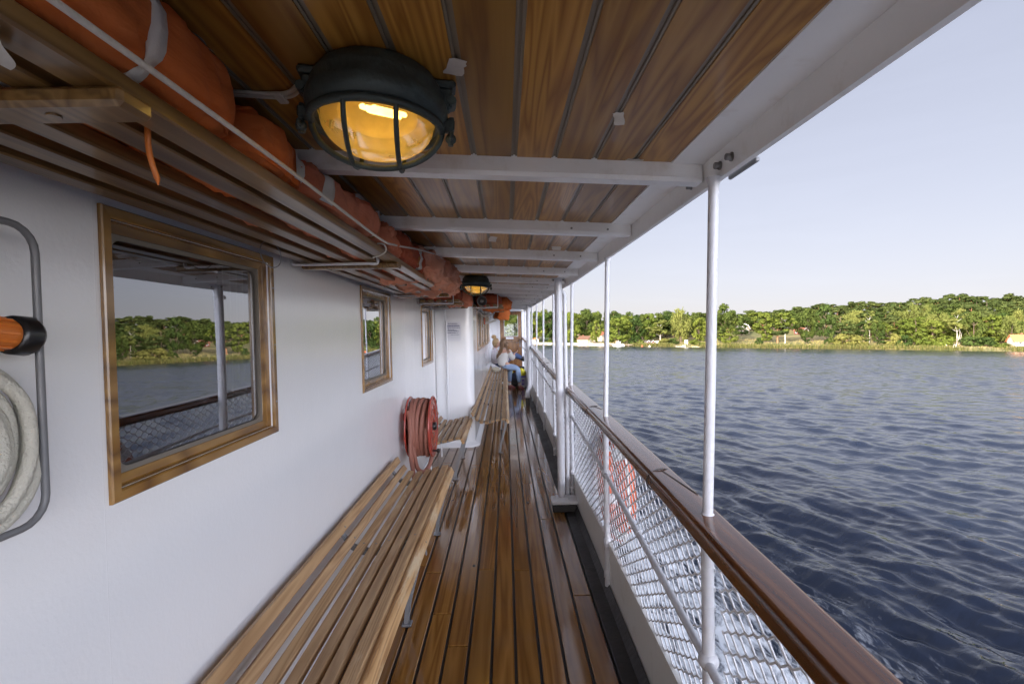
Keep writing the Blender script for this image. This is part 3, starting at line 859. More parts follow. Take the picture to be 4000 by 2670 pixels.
# ---- bundled life jackets on the racks
def jacket(ya, yb, xa, xb, za, zb, mat, seed, lab, straps=(), patches=(), amp=.016, ex=.38, yaw=0.0, drawn=None, gname='bundled life jackets on the racks'):
    rr = random.Random(seed); sd = V((seed * 7.3, seed * 3.1, seed * 1.7))
    xc, yc, zc = (xa + xb) / 2, (ya + yb) / 2, (za + zb) / 2
    hx, hy, hz = (xb - xa) / 2, (yb - ya) / 2, (zb - za) / 2
    cz_, sz_ = math.cos(yaw), math.sin(yaw)
    def S(u, th, o=0.0):
        """u in [-1, 1] along the bundle, th round it, o = offset outwards"""
        k = max(1e-4, 1 - abs(u) ** 7) ** .32
        sg = lambda a, e: math.copysign(abs(a) ** e, a)
        cx1, sz1 = sg(math.cos(th), .55), sg(math.sin(th), .55)
        p = V((hx * k * cx1, hy * u, hz * k * sz1))
        q = V((p.x * 7, p.y * 5, p.z * 7)) + sd
        nz = mnoise.noise(q) + .6 * mnoise.noise(q * 2.3) + .45 * mnoise.noise(q * 5.1) + .3 * mnoise.noise(q * 10)
        fold = -(1 - min(1, abs(mnoise.noise(V((p.x * 6, p.y * 9 + p.z * 7, p.z * 6)) + sd * 2)) * 5)) * .55 - (1 - min(1, abs(mnoise.noise(V((p.x * 12 + p.y * 5, p.y * 6, p.z * 14)) + sd * 3)) * 6)) * .4
        pinch = 0.0
        for (us, _, _) in straps: pinch -= .9 * math.exp(-((u - us) / .10) ** 2)
        d = V((math.cos(th), 0, math.sin(th))) * (amp * (nz + fold * 1.2 + pinch * .9 + .35) * k + o)
        p = p + d
        return V((xc + p.x * cz_ - p.y * sz_, yc + p.x * sz_ + p.y * cz_, zc + p.z))
    t = thing('life_jacket', lab, 'life jacket', (xc, yc, za), gname)
    m = MB(); nu, nt = 90, 72
    m.loft([[S(-1 + 2 * i / nu, 2 * math.pi * k / nt) for k in range(nt)] for i in range(nu + 1)], True, True, True)
    m.build('padding', mat, t)
    # seam piping along the length
    for th in (.9, -.5):
        m = MB(); m.tube([S(-.90 + 1.80 * i / 60, th, .0012) for i in range(61)], .0022, 5); m.build('seam', mat, t)
    for (us, w, mt) in straps:
        m = MB(); n = 48
        m.loft([[S(us + dd, 2 * math.pi * k / n, o) for k in range(n + 1)] for dd, o in ((-w, .001), (-w, .005), (w, .005), (w, .001))], False, False, True)
        m.build('strap', mt, t)
    for (u0, u1, t0, t1) in patches:
        m = MB(); n = 8
        m.loft([[S(u0 + (u1 - u0) * i / n, t0 + (t1 - t0) * k / n, .0035) for k in range(n + 1)] for i in range(n + 1)], False, False, True)
        m.build('reflective_patch', M['reflect'], t)
    return t
J = M
jacket(-.10, .955, -.86, -.455, 1.814, 1.968, M['jk1'], 1, 'big bright orange life jacket bundle nearest the camera on the long rack', ((.44, .020, M['strap']),), ((.64, .73, .45, .95), (-.1, .0, -.5, -.1)), .009)
jacket(.925, 1.215, -.80, -.470, 1.812, 1.938, M['jk1'], 2, 'small plump orange bundle just after the nearest big life jacket', (), ((.35, .68, -.30, .35),), .010, yaw=.10)
jacket(1.20, 1.93, -.84, -.466, 1.812, 1.945, M['jk2'], 3, 'coral pink life jacket bundle in the middle of the long rack', ((.70, .016, M['strap']), (.75, .008, M['ostrap'])), ((-.66, -.52, -.40, .25), (.15, .27, .45, .8)), .014, yaw=-.05)
jacket(1.88, 2.20, -.80, -.452, 1.812, 1.915, M['jk2'], 4, 'drawn in coral bundle end behind the strap in mid rack', ((.1, .016, M['ostrap']),), (), .024, yaw=.12)
jacket(2.14, 2.86, -.84, -.455, 1.808, 1.955, M['jk3'], 5, 'dark red life jacket bundle with white strap on the long rack', ((.50, .035, M['strap']), (.38, .026, M['ostrap'])), ((-.5, -.3, .3, .7),), .022, yaw=-.04)
jacket(2.72, 3.62, -.82, -.392, 1.800, 1.982, M['jk4'], 6, 'pale salmon crumpled life jacket bundle bulging over the rack edge', ((.86, .014, M['ostrap']),), ((-.1, 0, .2, .6),), .040, yaw=-.06)
jacket(3.56, 4.24, -.78, -.375, 1.785, 1.955, M['jk4'], 8, 'last salmon bundle overhanging the far end of the long rack', ((-.2, .03, M['ostrap']), (.45, .016, M['strap'])), ((.75, .88, -.3, .3),), .040, yaw=.08)
jacket(4.98, 5.55, -.86, -.48, 1.80, 1.945, M['jk3'], 9, 'dark red life jacket bundle on the short rack', ((.5, .02, M['blackp']),), ((-.3, -.10, .6, 1.0), (-.3, -.1, -1.9, -1.4)), .020)
jacket(5.46, 6.02, -.68, -.405, 1.775, 1.935, M['jk2'], 10, 'orange red bundle hanging out over the end of the short rack', ((.3, .014, M['jk4']), (.6, .014, M['jk4'])), (), .030, yaw=.08)
jacket(6.42, 7.4, -.40, -.06, 1.825, 1.97, M['jk3'], 11, 'dark red life jacket bundle on the far rack behind the horn', ((.4, .02, M['ostrap']),), ((-.7, -.50, .5, 1.0),), .020)
jacket(7.15, 7.9, -.34, .06, 1.79, 1.985, M['jk1'], 12, 'bright orange bundle at the front of the far rack with white strap', ((-.25, .030, M['strap']), (-.5, .03, M['ostrap'])), (), .036, yaw=-.12)
jacket(7.8, 8.15, -.16, .02, 1.68, 1.90, M['jk1'], 13, 'orange corner of cloth hanging down from the far rack', (), (), .045, yaw=.3)
# lashing rope along the long rack, orange drawstring, hanging loops
m = MB(); m.tube(smooth_pts([(-.452, -.5, 1.800), (-.440, .35, 1.812), (-.438, 1.0, 1.818), (-.438, 1.70, 1.812), (-.446, 2.0, 1.838), (-.428, 2.5, 1.90), (-.405, 3.0, 1.945), (-.395, 3.4, 1.945), (-.40, 4.0, 1.93), (-.42, 4.30, 1.90)], 8), .0042, 8)
m.build('lashing_rope', M['rope'], label='white braided rope lashed along the front edge of the long rack', cat='rope')
m = MB(); m.tube(smooth_pts([(-.53, .74, 1.80), (-.532, .742, 1.77), (-.530, .745, 1.745), (-.526, .75, 1.722)], 6), .0042, 8); m.tube([(-.526, .75, 1.722), (-.5255, .751, 1.712)], [.0042, .001], 8)
m.build('drawstring', M['orange'], label='orange drawstring dangling through the slats of the long rack', cat='cord')
m = MB(); c = V((-.81, 1.70, 1.76)); m.tube([(c.x - .02 * math.sin(a) * 0, c.y + .075 * math.cos(a), c.z + .045 * math.sin(a)) for a in np.linspace(0, 2 * math.pi, 30, endpoint=False)], .0018, 6, closed=True)
m.build('wire_loop', M['steel'], label='thin wire loop hanging under rack near the corner of the big window', cat='wire')
m = MB(); m.tube(smooth_pts([(-.475, 1.83, 1.815), (-.452, 1.84, 1.812), (-.448, 1.85, 1.790), (-.47, 1.855, 1.775), (-.50, 1.85, 1.765)], 6), .003, 6)
m.build('twine_loop', M['rope'], label='grey twine looped over the front slat of the long rack', cat='twine')
def ribbon(pts, w, mat, name, lab, cat, ax=V((1, 0, 0))):
    P = smooth_pts(pts, 6); m = MB()
    m.loft([[p - ax * w, p + ax * w] for p in P], False, False, True)
    m.build(name, mat, label=lab, cat=cat)
ribbon([(-.08, 8.3, 1.78), (-.14, 8.3, 1.68), (-.26, 8.3, 1.62), (-.36, 8.3, 1.60), (-.40, 8.3, 1.50)], .018, M['strap'], 'loose_strap', 'long pale strap drooping from the far rack towards the bow windows', 'strap', V((0, .3, 1)))
ribbon([(-.475, .46, 1.80), (-.49, .47, 1.775), (-.505, .50, 1.768), (-.53, .52, 1.772)], .018, M['strap'], 'strap_end', 'white strap end poking out under the long rack beside its front slat', 'strap', V((0, 1, 0)))
ribbon([(-.60, .30, 1.79), (-.615, .31, 1.772), (-.63, .32, 1.765), (-.64, .33, 1.79)], .018, M['strap'], 'strap_end', 'white strap tip hanging between the middle slats at picture left', 'strap', V((0, 1, 0)))
m = MB(); m.box(-.36, -.335, 8.0, 8.02, 1.58, 1.69, .004); m.tube([(-.348, 8.01, 1.69), (-.345, 8.01, 1.79)], .002, 5)
m.build('hanging_light', M['lifebuoy'], label='small red emergency light dangling from the far rack', cat='light')

# ---- bulkhead lamps
def lamp(x, y, lab, rot=0.0):
    zc_ = cz(x) + rs(y) - .001; S = 1.105; zw = zc_ - .088; z0 = 0.0; zt = .088 / S; t = thing('bulkhead_lamp', lab, 'lamp', (x, y, zw), 'caged bulkhead lamps on the ceiling')
    Mx = Matrix.Translation((x, y, zw)) @ Matrix.Rotation(R(3), 4, 'Y') @ Matrix.Rotation(rot, 4, 'Z') @ Matrix.Scale(S, 4)
    m = MB()
    m.lathe([(0, zt), (.092, zt), (.100, zt - .006), (.110, z0 + .058), (.114, z0 + .050), (.114, z0 + .036), (.120, z0 + .031), (.1215, z0 + .022), (.121, z0 + .012), (.116, z0 + .001), (.108, z0 - .004), (.100, z0 - .003), (.099, z0 + .004), (.092, z0 + .012)], 48, Mx)
    m.build('housing', M['bronze'], t)
    m = MB(); m.lathe([(.094, z0 + .010), (.085, z0 + .045), (.05, z0 + .062), (0, z0 + .066)], 32, Mx); m.build('reflector', M['reflector'], t)
    for k, a in enumerate((.0, math.pi)):
        m = MB(); Mr = Mx @ Matrix.Rotation(a, 4, 'Z')
        m.box(.086, .134, -.020, .020, zt - .014, zt - .001, .004, Mr); m.box(.100, .128, -.013, .013, z0 + .030, zt - .012, .005, Mr); m.tube([(.128, -.016, z0 + .045), (.128, .016, z0 + .045)], .008, 8, M=Mr)
        m.box(.110, .134, -.011, .011, z0 - .006, z0 + .016, .004, Mr)
        m.tube([(.128, 0, z0 - .03), (.128, 0, zt - .06)], .005, 8, M=Mr)
        m.sphere((.128, 0, z0 - .018), .010, 10, 6, M=Mr); m.box(.125, .131, -.022, .022, z0 - .024, z0 - .012, .003, Mr)
        m.build('clamp_lug', M['bronze'], t)
    m = MB(); pr = [(.099, z0 + .003)] + [(.097 * math.cos(a), z0 - .062 * math.sin(a)) for a in np.linspace(0.03, math.pi / 2 - .02, 14)] + [(0, z0 - .062)]
    m.lathe(pr, 48, Mx); m.build('glass_dome', M['lampglass'], t)
    m = MB()
    def arc(phi):
        c, s = math.cos(phi), math.sin(phi); return [(.110 * math.cos(a) * c, .110 * math.cos(a) * s, z0 - .004 - .082 * math.sin(a)) for a in np.linspace(0.0, math.pi, 25)]
    for q in (-.040, .040):
        pts = []
        for a in np.linspace(0, math.pi, 25):
            ry_ = math.sqrt(.112 ** 2 - q * q); hz = .076 * ry_ / .112
            pts.append((q, ry_ * math.cos(a), z0 - .004 - hz * math.sin(a)))
        m.tube(pts, .0042, 8, M=Mx)
    pts = [(.112 * math.cos(a), 0, z0 - .004 - .076 * math.sin(a)) for a in np.linspace(0, math.pi, 31)]
    m.tube(pts, .0055, 8, M=Mx)
    m.lathe([(.112, z0 - .003), (.118, z0 - .004), (.116, z0 - .012), (.108, z0 - .014), (.104, z0 - .006)], 48, Mx)
    m.build('cage', M['bronze'], t)
    m = MB()
    for dx, dy in ((-.014, 0), (.014, 0), (0, .016)):
        m.tube(smooth_pts([(dx - .034, dy - .004, z0 + .030), (dx - .034, dy - .012, z0 + .022), (dx + .03, dy - .012, z0 + .014), (dx + .036, dy - .004, z0 + .016), (dx + .030, dy + .004, z0 + .022), (dx - .03, dy + .004, z0 + .030)], 5), .0055, 8, M=Mx @ Matrix.Translation((.012, -.02, z0 * .30 - .004)) @ Matrix.Scale(.70, 4))
    m.build('bulb', M['bulb'], t)
    return t
lamp(-.240, .955, 'nearest caged bronze lamp glowing amber on the board ceiling', R(8))
lamp(-.268, 4.50, 'farther caged bronze lamp glowing amber above the bench aisle', R(4))
m = MB(); zc = 1.985
for dx in (0, .007):
    m.tube(smooth_pts([(-.80, 1.05 + dx * 2, zc + .012), (-.60, 1.03 + dx * 2, zc + .006), (-.46, 1.03 + dx * 2, zc - .002), (-.40, .98 + dx * 2, zc - .010), (-.345, .955 + dx, 1.955)], 6), .0048, 8)
m.box(-.475, -.455, 1.015, 1.06, zc - .010, zc - .003, .002)
m.build('lamp_cable', M['wcable'], label='cream double cable running along the ceiling boards to the nearest lamp', cat='cable')
m = MB(); m.tube(smooth_pts([(-.80, 4.35, 1.995), (-.55, 4.4, 1.985), (-.45, 4.5, 1.975), (-.39, 4.5, 1.965)], 6), .006, 8)
m.build('lamp_cable', M['wcable'], label='pale cable from behind the life jackets to the farther lamp', cat='cable')

# ---- horn loudspeakers
def horn(x, y, z, r, lab, ax):
    t = thing('horn_speaker', lab, 'loudspeaker', (x, y, z - r))
    ax = V(ax).normalized(); q = V((0, 0, 1)).rotation_difference(ax).to_matrix().to_4x4(); Mx = Matrix.Translation((x, y, z)) @ q
    m = MB(); m.lathe([(r * .97, .0), (r, .004), (r * 1.02, .0), (r, -.006), (r * .85, -.03), (r * .6, -.055), (r * .45, -.09), (r * .42, -.12), (0, -.125)], 32, Mx); m.build('horn_bell', M['horn'], t)
    m = MB(); m.lathe([(r * .96, -.001), (r * .80, -.028), (r * .62, -.038), (r * .60, -.05), (0, -.052)], 32, Mx); m.build('horn_throat', flat('horn_inner_grey', (.16, .16, .155), .5), t)
    m = MB(); m.lathe([(0, -.008), (r * .22, -.01), (r * .36, -.02), (r * .36, -.049)], 24, Mx); m.build('center_cone', M['horn'], t)
    m = MB(); m.tube(smooth_pts([(x + .02, y + .06, z + r * .8), (x + .05, y + .05, z + r * 1.3), (x + .01, y + .05, z + r * 1.9)], 5), .004, 6); m.build('lead', M['cable'], t)
horn(-.292, 6.15, 1.856, .062, 'grey horn loudspeaker hanging under the roof between the two farther racks', (.12, -1, -.05))
horn(-.285, 13.5, 1.86, .07, 'small dark horn loudspeaker on the far end wall beside the door', (0, -1, 0))

# ---- notice and pipe on the casing face
nt = thing('notice', 'white paper notice with blue printed lines taped to the casing face', 'notice', (-.65, 6.178, 1.36))
m = MB(); m.box(-.765, -.570, 6.1775, 6.1788, 1.355, 1.60); m.build('paper_sheet', M['paper'], nt)
m = MB(); rr = random.Random(4)
for i, (z, L, x0, h) in enumerate(((1.578, .11, -.735, .002), (1.574, .12, -.735, .002), (1.552, .15, -.745, .0045), (1.542, .155, -.745, .003), (1.524, .17, -.745, .003), (1.516, .03, -.755, .002), (1.500, .10, -.755, .003), (1.496, .13, -.755, .002), (1.483, .14, -.755, .003), (1.478, .15, -.755, .002), (1.46, .11, -.755, .0025), (1.456, .14, -.755, .002), (1.435, .11, -.70, .002))):
    x = x0
    while x < x0 + L:
        w = rr.uniform(.004, .016); m.box(x, min(x + w, -.58), 6.1768, 6.1774, z - h, z + h); x += w + .003
m.build('print', M['ink'], nt)
m = MB(); m.tube(smooth_pts([(-.765, 6.150, 2.0), (-.765, 6.150, 1.78), (-.765, 6.152, 1.7), (-.757, 6.154, 1.6), (-.752, 6.154, 1.5), (-.752, 6.154, .06)], 6), .0125, 12)
for z in (.5, 1.2, 1.9): m.box(-.772, -.742, 6.152, 6.179, z, z + .012, .002)
m.build('wall_pipe', M['white'], label='white vertical pipe on the casing face beside the paper notice', cat='pipe')
m = MB(); m.tube([(WX + .012, 3.9, 1.93), (WX + .012, 6.1, 1.93)], .012, 8); m.build('cable_conduit', M['white'], label='white conduit under the ceiling between the long and short racks', cat='conduit')

# ---- red fire hose reel
hr = thing('hose_reel', 'red fire hose reel on the wall wound with dusty red rubber hose', 'hose reel', (-.76, 4.2, .38))
hy, hz = 4.2, .66
AX = Matrix.Translation((0, hy, hz)) @ Matrix.Rotation(R(90), 4, 'Y')
def xl(prof): return [(r, x) for r, x in prof]
m = MB(); m.lathe(xl([(0, -.652), (.05, -.650), (.055, -.645), (.10, -.643), (.11, -.650), (.15, -.650), (.16, -.643), (.20, -.642), (.208, -.648), (.240, -.648), (.252, -.640), (.262, -.644), (.264, -.652), (.258, -.656), (.245, -.660), (0, -.660)]), 56, AX); m.build('front_flange', M['red'], hr)
m = MB(); m.lathe(xl([(0, -.842), (.24, -.842), (.258, -.836), (.264, -.842), (.258, -.850), (0, -.850)]), 56, AX); m.build('back_flange', M['red'], hr)
m = MB(); m.lathe(xl([(.15, -.84), (.15, -.66)]), 32, AX); m.box(-.90, -.845, hy - .03, hy + .03, hz + .06, hz + .12); m.box(-.90, -.845, hy - .03, hy + .03, hz - .12, hz - .06); m.build('drum', M['red'], hr)
m = MB(); pts = []
turns = 9
for i in range(turns * 40 + 1):
    a = 2 * math.pi * i / 40; tt = i / (turns * 40)
    lay = .185 if tt < .5 else .224
    ph = (tt * 2) if tt < .5 else 2 - tt * 2
    xx = -.826 + .145 * ph
    xx += .010 * math.sin(a + 1.2 * tt * 9)
    rr_ = lay + .010 * math.sin(a * .5 + tt * 20)
    pts.append((xx, hy + rr_ * math.cos(a), hz + rr_ * math.sin(a) - (.02 if math.sin(a) < 0 else 0) * abs(math.sin(a))))
m.tube(pts, .0185, 9)
m.tube(smooth_pts([(-.83, 4.03, .82), (-.80, 3.97, .70), (-.80, 3.955, .50), (-.79, 3.97, .36), (-.78, 3.99, .24), (-.775, 4.0, .14)], 8), .0185, 10)
m.tube(smooth_pts([(-.80, 4.0, .62), (-.78, 4.0, .46), (-.76, 4.03, .34), (-.73, 4.12, .285), (-.70, 4.2, .30), (-.68, 4.25, .36), (-.675, 4.27, .45)], 8), .0185, 10)
m.build('rubber_hose', M['hose'], hr)
m = MB(); m.lathe(xl([(0, -.618), (.032, -.62), (.036, -.630), (.036, -.645)]), 20, AX); m.tube([(-.645, hy - .06, hz - .20), (-.61, hy - .06, hz - .20)], .008, 8); m.sphere((-.60, hy - .06, hz - .20), .017, 12, 8); m.build('hub_knob', M['blackp'], hr)

# ---- white fire hose rack at the left edge
hk = thing('hose_rack', 'grey wire rack with coiled white canvas fire hose on the wall', 'hose rack', (-.83, .66, 1.15))
def rr_path(y0, y1, z0, z1, r, x, n=5): return [(x, a, b) for a, b in rrect(y0, y1, z0, z1, r, n)]
m = MB(); m.tube(rr_path(.43, .855, 1.165, 1.675, .045, -.815), .0062, 10, closed=True)
m.tube(smooth_pts([(-.815, .76, 1.167), (-.81, .757, 1.19), (-.808, .752, 1.30), (-.83, .75, 1.42)], 4), .0062, 8)
m.tube([(-.815, .853, 1.480), (-.825, .845, 1.480)], .0045, 8)
for z in (1.60, 1.22): m.tube([(-.90, .50, z), (-.815, .436, z)], .006, 8)
m.build('wire_frame', M['greyrod'], hk)
m = MB(); m.box(-.895, -.870, .50, .825, 1.19, 1.72, .01); m.build('back_board', M['greyrod'], hk)
m = MB(); rr = random.Random(8); n = 9; pts = []
for i in range(n * 48):
    a = -2 * math.pi * i / 48; tt = i / (n * 48)
    ry_, rz_ = .172 - .135 * tt, .148 - .10 * tt
    e = .8
    sg = lambda q: math.copysign(abs(q) ** e, q)
    pts.append((-.832 + .016 * math.sin(a * 1.0 + 3) + .012 * math.sin(a * .37), .690 + ry_ * sg(math.cos(a)) + .004 * math.sin(3 * a + i * .01), 1.318 + rz_ * sg(math.sin(a)) + .006 * math.sin(2 * a + i * .013)))
secs_m = MB(); secs_m.tube(pts, .0105, 10)
m.add(secs_m.v, secs_m.f, True)
m.build('canvas_hose', M['whosecloth'], hk)
Mn = Matrix.Translation((-.822, .808, 1.490)) @ Matrix.Rotation(R(-96), 4, 'X')
m = MB(); m.lathe([(0, -.075), (.022, -.075), (.026, -.06), (.026, .0), (.024, .004)], 24, Mn)
for k in range(12):
    a = 2 * math.pi * k / 12; m.box(.0255, .028, -.003, .003, -.055, -.004, .001, Mn @ Matrix.Rotation(a, 4, 'Z'))
m.build('nozzle_grip', M['orange'], hk)
m = MB(); m.lathe([(.0245, .002), (.031, .003), (.033, .008), (.034, .030), (.030, .038), (.020, .041), (0, .040)], 24, Matrix.Translation((-.822, .808, 1.490)) @ Matrix.Rotation(R(-96), 4, 'X')); m.build('nozzle_head', M['blackp'], hk)
m = MB(); m.tube(smooth_pts([(-.62, .40, 1.79), (-.64, .41, 1.74), (-.66, .42, 1.68), (-.68, .43, 1.64)], 4), .002, 6)
m.lathe([(0, .0), (.008, -.002), (.03, -.03), (.034, -.045), (.0, -.05)], 16, Matrix.Translation((-.615, .375, 1.80)))
m.build('hanging_bell', M['white'], label='white cup with cord hanging under the rack at left edge', cat='pull cord')
# ================================================================== PEOPLE AND BAGGAGE AT THE FAR END
M['skin'] = paint('skin', (.56, .33, .24), .5, .06, .05, 30)
M['blond'] = paint('blond_hair', (.40, .27, .13), .5, .3, 1.0, 120)
M['brown'] = paint('brown_hair', (.17, .095, .045), .45, .35, 1.0, 120)
M['jeans'] = paint('light_blue_denim', (.27, .37, .55), .8, .15, .5, 160)
M['djeans'] = paint('dark_blue_denim', (.07, .11, .24), .8, .15, .5, 160)
t = NT('ribbed_white_knit'); w = t.n('TexWave', {'Vector': t.obj((60, 60, 0)), 'Scale': 1.0}).outputs[0]
b = t.bsdf(Base_Color=t.mix(w, (.70, .68, .65), (.86, .84, .81)), Roughness=.9); t.set(b, 'Normal', t.bump(w, .8, .006)); M['knit'] = t.m
M['blouse'] = paint('pale_lilac_cotton', (.70, .66, .71), .8, .06, .5, 20)
M['pinkshoe'] = paint('dusty_pink_canvas', (.36, .12, .13), .7, .1, .3, 60)
M['sock'] = flat('white_sock', (.75, .73, .72), .8)
M['boot'] = flat('black_leather', (.014, .013, .014), .35)
M['bagblue'] = paint('navy_nylon', (.016, .02, .045), .6, .2, .5, 50)
M['bagblack'] = paint('black_nylon', (.012, .012, .014), .6, .2, .5, 50)
M['yellow'] = paint('yellow_foil', (.68, .60, .03), .3, .15, .8, 30)
M['purple'] = flat('purple_print', (.16, .10, .55), .5)
M['khaki'] = paint('khaki_cloth', (.36, .33, .26), .85, .12, .6, 30)
def skin(name, verts, edges, radii, mat, parent, sub=2, root=0):
    p = parent
    while p.parent is not None: p = p.parent
    o0 = ORG[p.name]
    me = bpy.data.meshes.new(name + '_cage'); me.from_pydata([tuple(V(v) - o0) for v in verts], edges, []); 
    ob = bpy.data.objects.new(name + '_cage', me); col.objects.link(ob)
    md = ob.modifiers.new('s', 'SKIN'); md.use_smooth_shade = True; md.branch_smoothing = .6
    sv = me.skin_vertices[0].data
    for i, r in enumerate(radii):
        sv[i].radius = (r, r) if not isinstance(r, tuple) else r
        sv[i].use_root = (i == root)
    sb = ob.modifiers.new('b', 'SUBSURF'); sb.levels = sub; sb.render_levels = sub
    bpy.context.view_layer.update()
    out = bpy.data.meshes.new_from_object(ob.evaluated_get(bpy.context.evaluated_depsgraph_get()))
    bpy.data.objects.remove(ob); bpy.data.meshes.remove(me)
    out.materials.clear(); out.materials.append(mat); out.name = name
    out.polygons.foreach_set('use_smooth', [True] * len(out.polygons))
    o = bpy.data.objects.new(name, out); col.objects.link(o); o.parent = parent
    return o
def chain(pts): return pts, [(i, i + 1) for i in range(len(pts) - 1)]
def limbs(name, chains, mat, parent, sub=2):
    """chains of (x, y, z, r); a chain may start with an int = vertex already placed"""
    vs = []; es = []; rs_ = []
    for c in chains:
        prev = None
        for q in c:
            if isinstance(q, int): prev = q; continue
            vs.append(q[:3]); rs_.append(q[3]); i = len(vs) - 1
            if prev is not None: es.append((prev, i))
            prev = i
    return skin(name, vs, es, rs_, mat, parent, sub)
def head(m, c, face, r=.088):
    """a head with nose, brow and chin: lathe-like ellipsoid pushed along the facing direction"""
    f = V(face).normalized(); up = V((0, 0, 1)); s = f.cross(up).normalized(); up = s.cross(f)
    n, k = 20, 14; vs = []; fs = []
    for i in range(k + 1):
        t_ = math.pi * i / k
        for j in range(n):
            a = 2 * math.pi * j / n
            d = f * math.cos(a) * math.sin(t_) + s * math.sin(a) * math.sin(t_) * .80 + up * math.cos(t_) * 1.24
            z = math.cos(t_); fr = max(0, math.cos(a)) * math.sin(t_)
            e = 1.0
            if fr > .9 and -.45 < z < -.05: e += .17 * (1 + z)        # nose
            if fr > .8 and .12 < z < .35: e += .03
            if fr > .6 and .0 < z < .12: e -= .05                      # eye line
            if z < -.55 and fr > .15: e += .07                         # chin
            vs.append(V(c) + d * r * e)
    for i in range(k):
        for j in range(n):
            l = (j + 1) % n; fs.append((i * n + j, (i + 1) * n + j, (i + 1) * n + l, i * n + l))
    m.add(vs, fs, True)
    return f, s, up
def hand(c, base, d, curl, pal, lr=1):
    """five finger chains from a palm; returns list of chains with absolute points"""
    d = V(d).normalized(); pal = V(pal).normalized(); sd = d.cross(pal).normalized() * lr
    out = []
    for i, (off, L) in enumerate(((-.026, .062), (-.009, .072), (.009, .068), (.026, .054))):
        p0 = V(c) + sd * off + d * .035
        q = [p0, p0 + d * L * .5 + pal * curl * .3 * L, p0 + d * L * .8 + pal * curl * .9 * L]
        out.append([base] + [(*p, .0085 - .001 * k) for k, p in enumerate(q)])
    p0 = V(c) - sd * .034 - d * .005
    out.append([base, (*p0, .010), (*(p0 - sd * .018 + d * .025 + pal * .01), .009), (*(p0 - sd * .016 + d * .048 + pal * .018), .008)])
    return out
# --- person in the white knitted sweater, back to the camera, legs towards the rail
A = thing('person', 'person with long brown hair in white knitted sweater, back turned, holding a phone', 'person', (-.05, 12.3, 0))
# vertices: 0 pelvis 1 waist 2 chest 3 neck-base 4 neck 5 head
ch = [[(-.09, 12.30, .555, .115), (-.085, 12.295, .70, .10), (-.07, 12.285, .86, .115), (-.05, 12.29, .985, .07), (-.035, 12.31, 1.05, .045), (-.03, 12.33, 1.13, .075)],
      [2, (-.19, 12.285, .945, .055), (-.225, 12.36, .76, .040), (-.06, 12.50, .74, .032), (.04, 12.53, .80, .026)],
      [2, (.08, 12.275, .955, .055), (.165, 12.25, .735, .041), (.195, 12.36, .83, .032), (.205, 12.40, .885, .028)],
      [0, (-.02, 12.25, .545, .092), (.29, 12.23, .515, .066), (.305, 12.23, .30, .055), (.325, 12.215, .09, .036), (.35, 12.195, .045, .034), (.385, 12.14, .035, .026)],
      [0, (-.03, 12.40, .545, .092), (.10, 12.47, .505, .066), (.085, 12.44, .30, .055), (.075, 12.40, .09, .036), (.10, 12.38, .045, .034), (.16, 12.35, .035, .026)]]
nv = sum(len([q for q in c if not isinstance(q, int)]) for c in ch)
idx_hand = 6 + 4 + 4 - 1
ch += hand((.225, 12.43, .895), idx_hand, (.75, .35, .25), .6, (0, .1, 1))
limbs('body', ch, M['skin'], A)
m = MB(); f, s_, up = head(m, (-.025, 12.335, 1.145), (.75, .62, -.25)); hd = m.build('head', M['skin'], A)
limbs('sweater', [[(-.095, 12.302, .545, .150), (-.09, 12.297, .66, .152), (-.072, 12.282, .86, .152), (-.055, 12.288, .99, .085), (-.045, 12.30, 1.025, .058)],
                  [2, (-.185, 12.285, .945, .078), (-.228, 12.36, .76, .064), (-.09, 12.48, .735, .055)],
                  [2, (.075, 12.275, .955, .078), (.165, 12.25, .735, .066), (.185, 12.325, .795, .058), (.196, 12.36, .835, .040)]], M['knit'], A)
limbs('jeans', [[(-.085, 12.305, .555, .135), (-.085, 12.30, .60, .120)],
                [0, (-.01, 12.25, .55, .112), (.15, 12.24, .54, .096), (.29, 12.23, .515, .078), (.305, 12.23, .30, .064), (.322, 12.218, .125, .047)],
                [0, (-.02, 12.40, .55, .112), (.10, 12.47, .505, .078), (.085, 12.44, .30, .062), (.077, 12.41, .125, .047)]], M['jeans'], A)
for (a, b, c) in (((.325, 12.215, .10), (.345, 12.20, .045), (.395, 12.12, .032)), ((.077, 12.40, .10), (.10, 12.38, .045), (.175, 12.34, .032))):
    m = MB(); d = (V(c) - V(b)); d.z = 0; d.normalize(); q = V((-d.y, d.x, 0))
    secs = []
    for u, w, h in ((-.055, .028, .07), (-.03, .036, .078), (.02, .038, .070), (.07, .042, .050), (.11, .036, .036), (.125, .02, .025)):
        p = V((b[0], b[1], 0)) + d * u
        secs.append([(*(p + q * w * cs)[:2], .002 + h * sn) for cs, sn in ((-1, 0), (-1, .45), (-.6, .9), (0, 1), (.6, .9), (1, .45), (1, 0))])
    m.loft(secs, True, True, True); m.build('shoe', M['pinkshoe'], A)
    m = MB(); m.tube([V(a) + V((0, 0, .03)), V(a) - V((0, 0, .03))], .040, 12); m.build('sock', M['sock'], A)
m = MB(); hc = V((-.045, 12.32, 1.150))
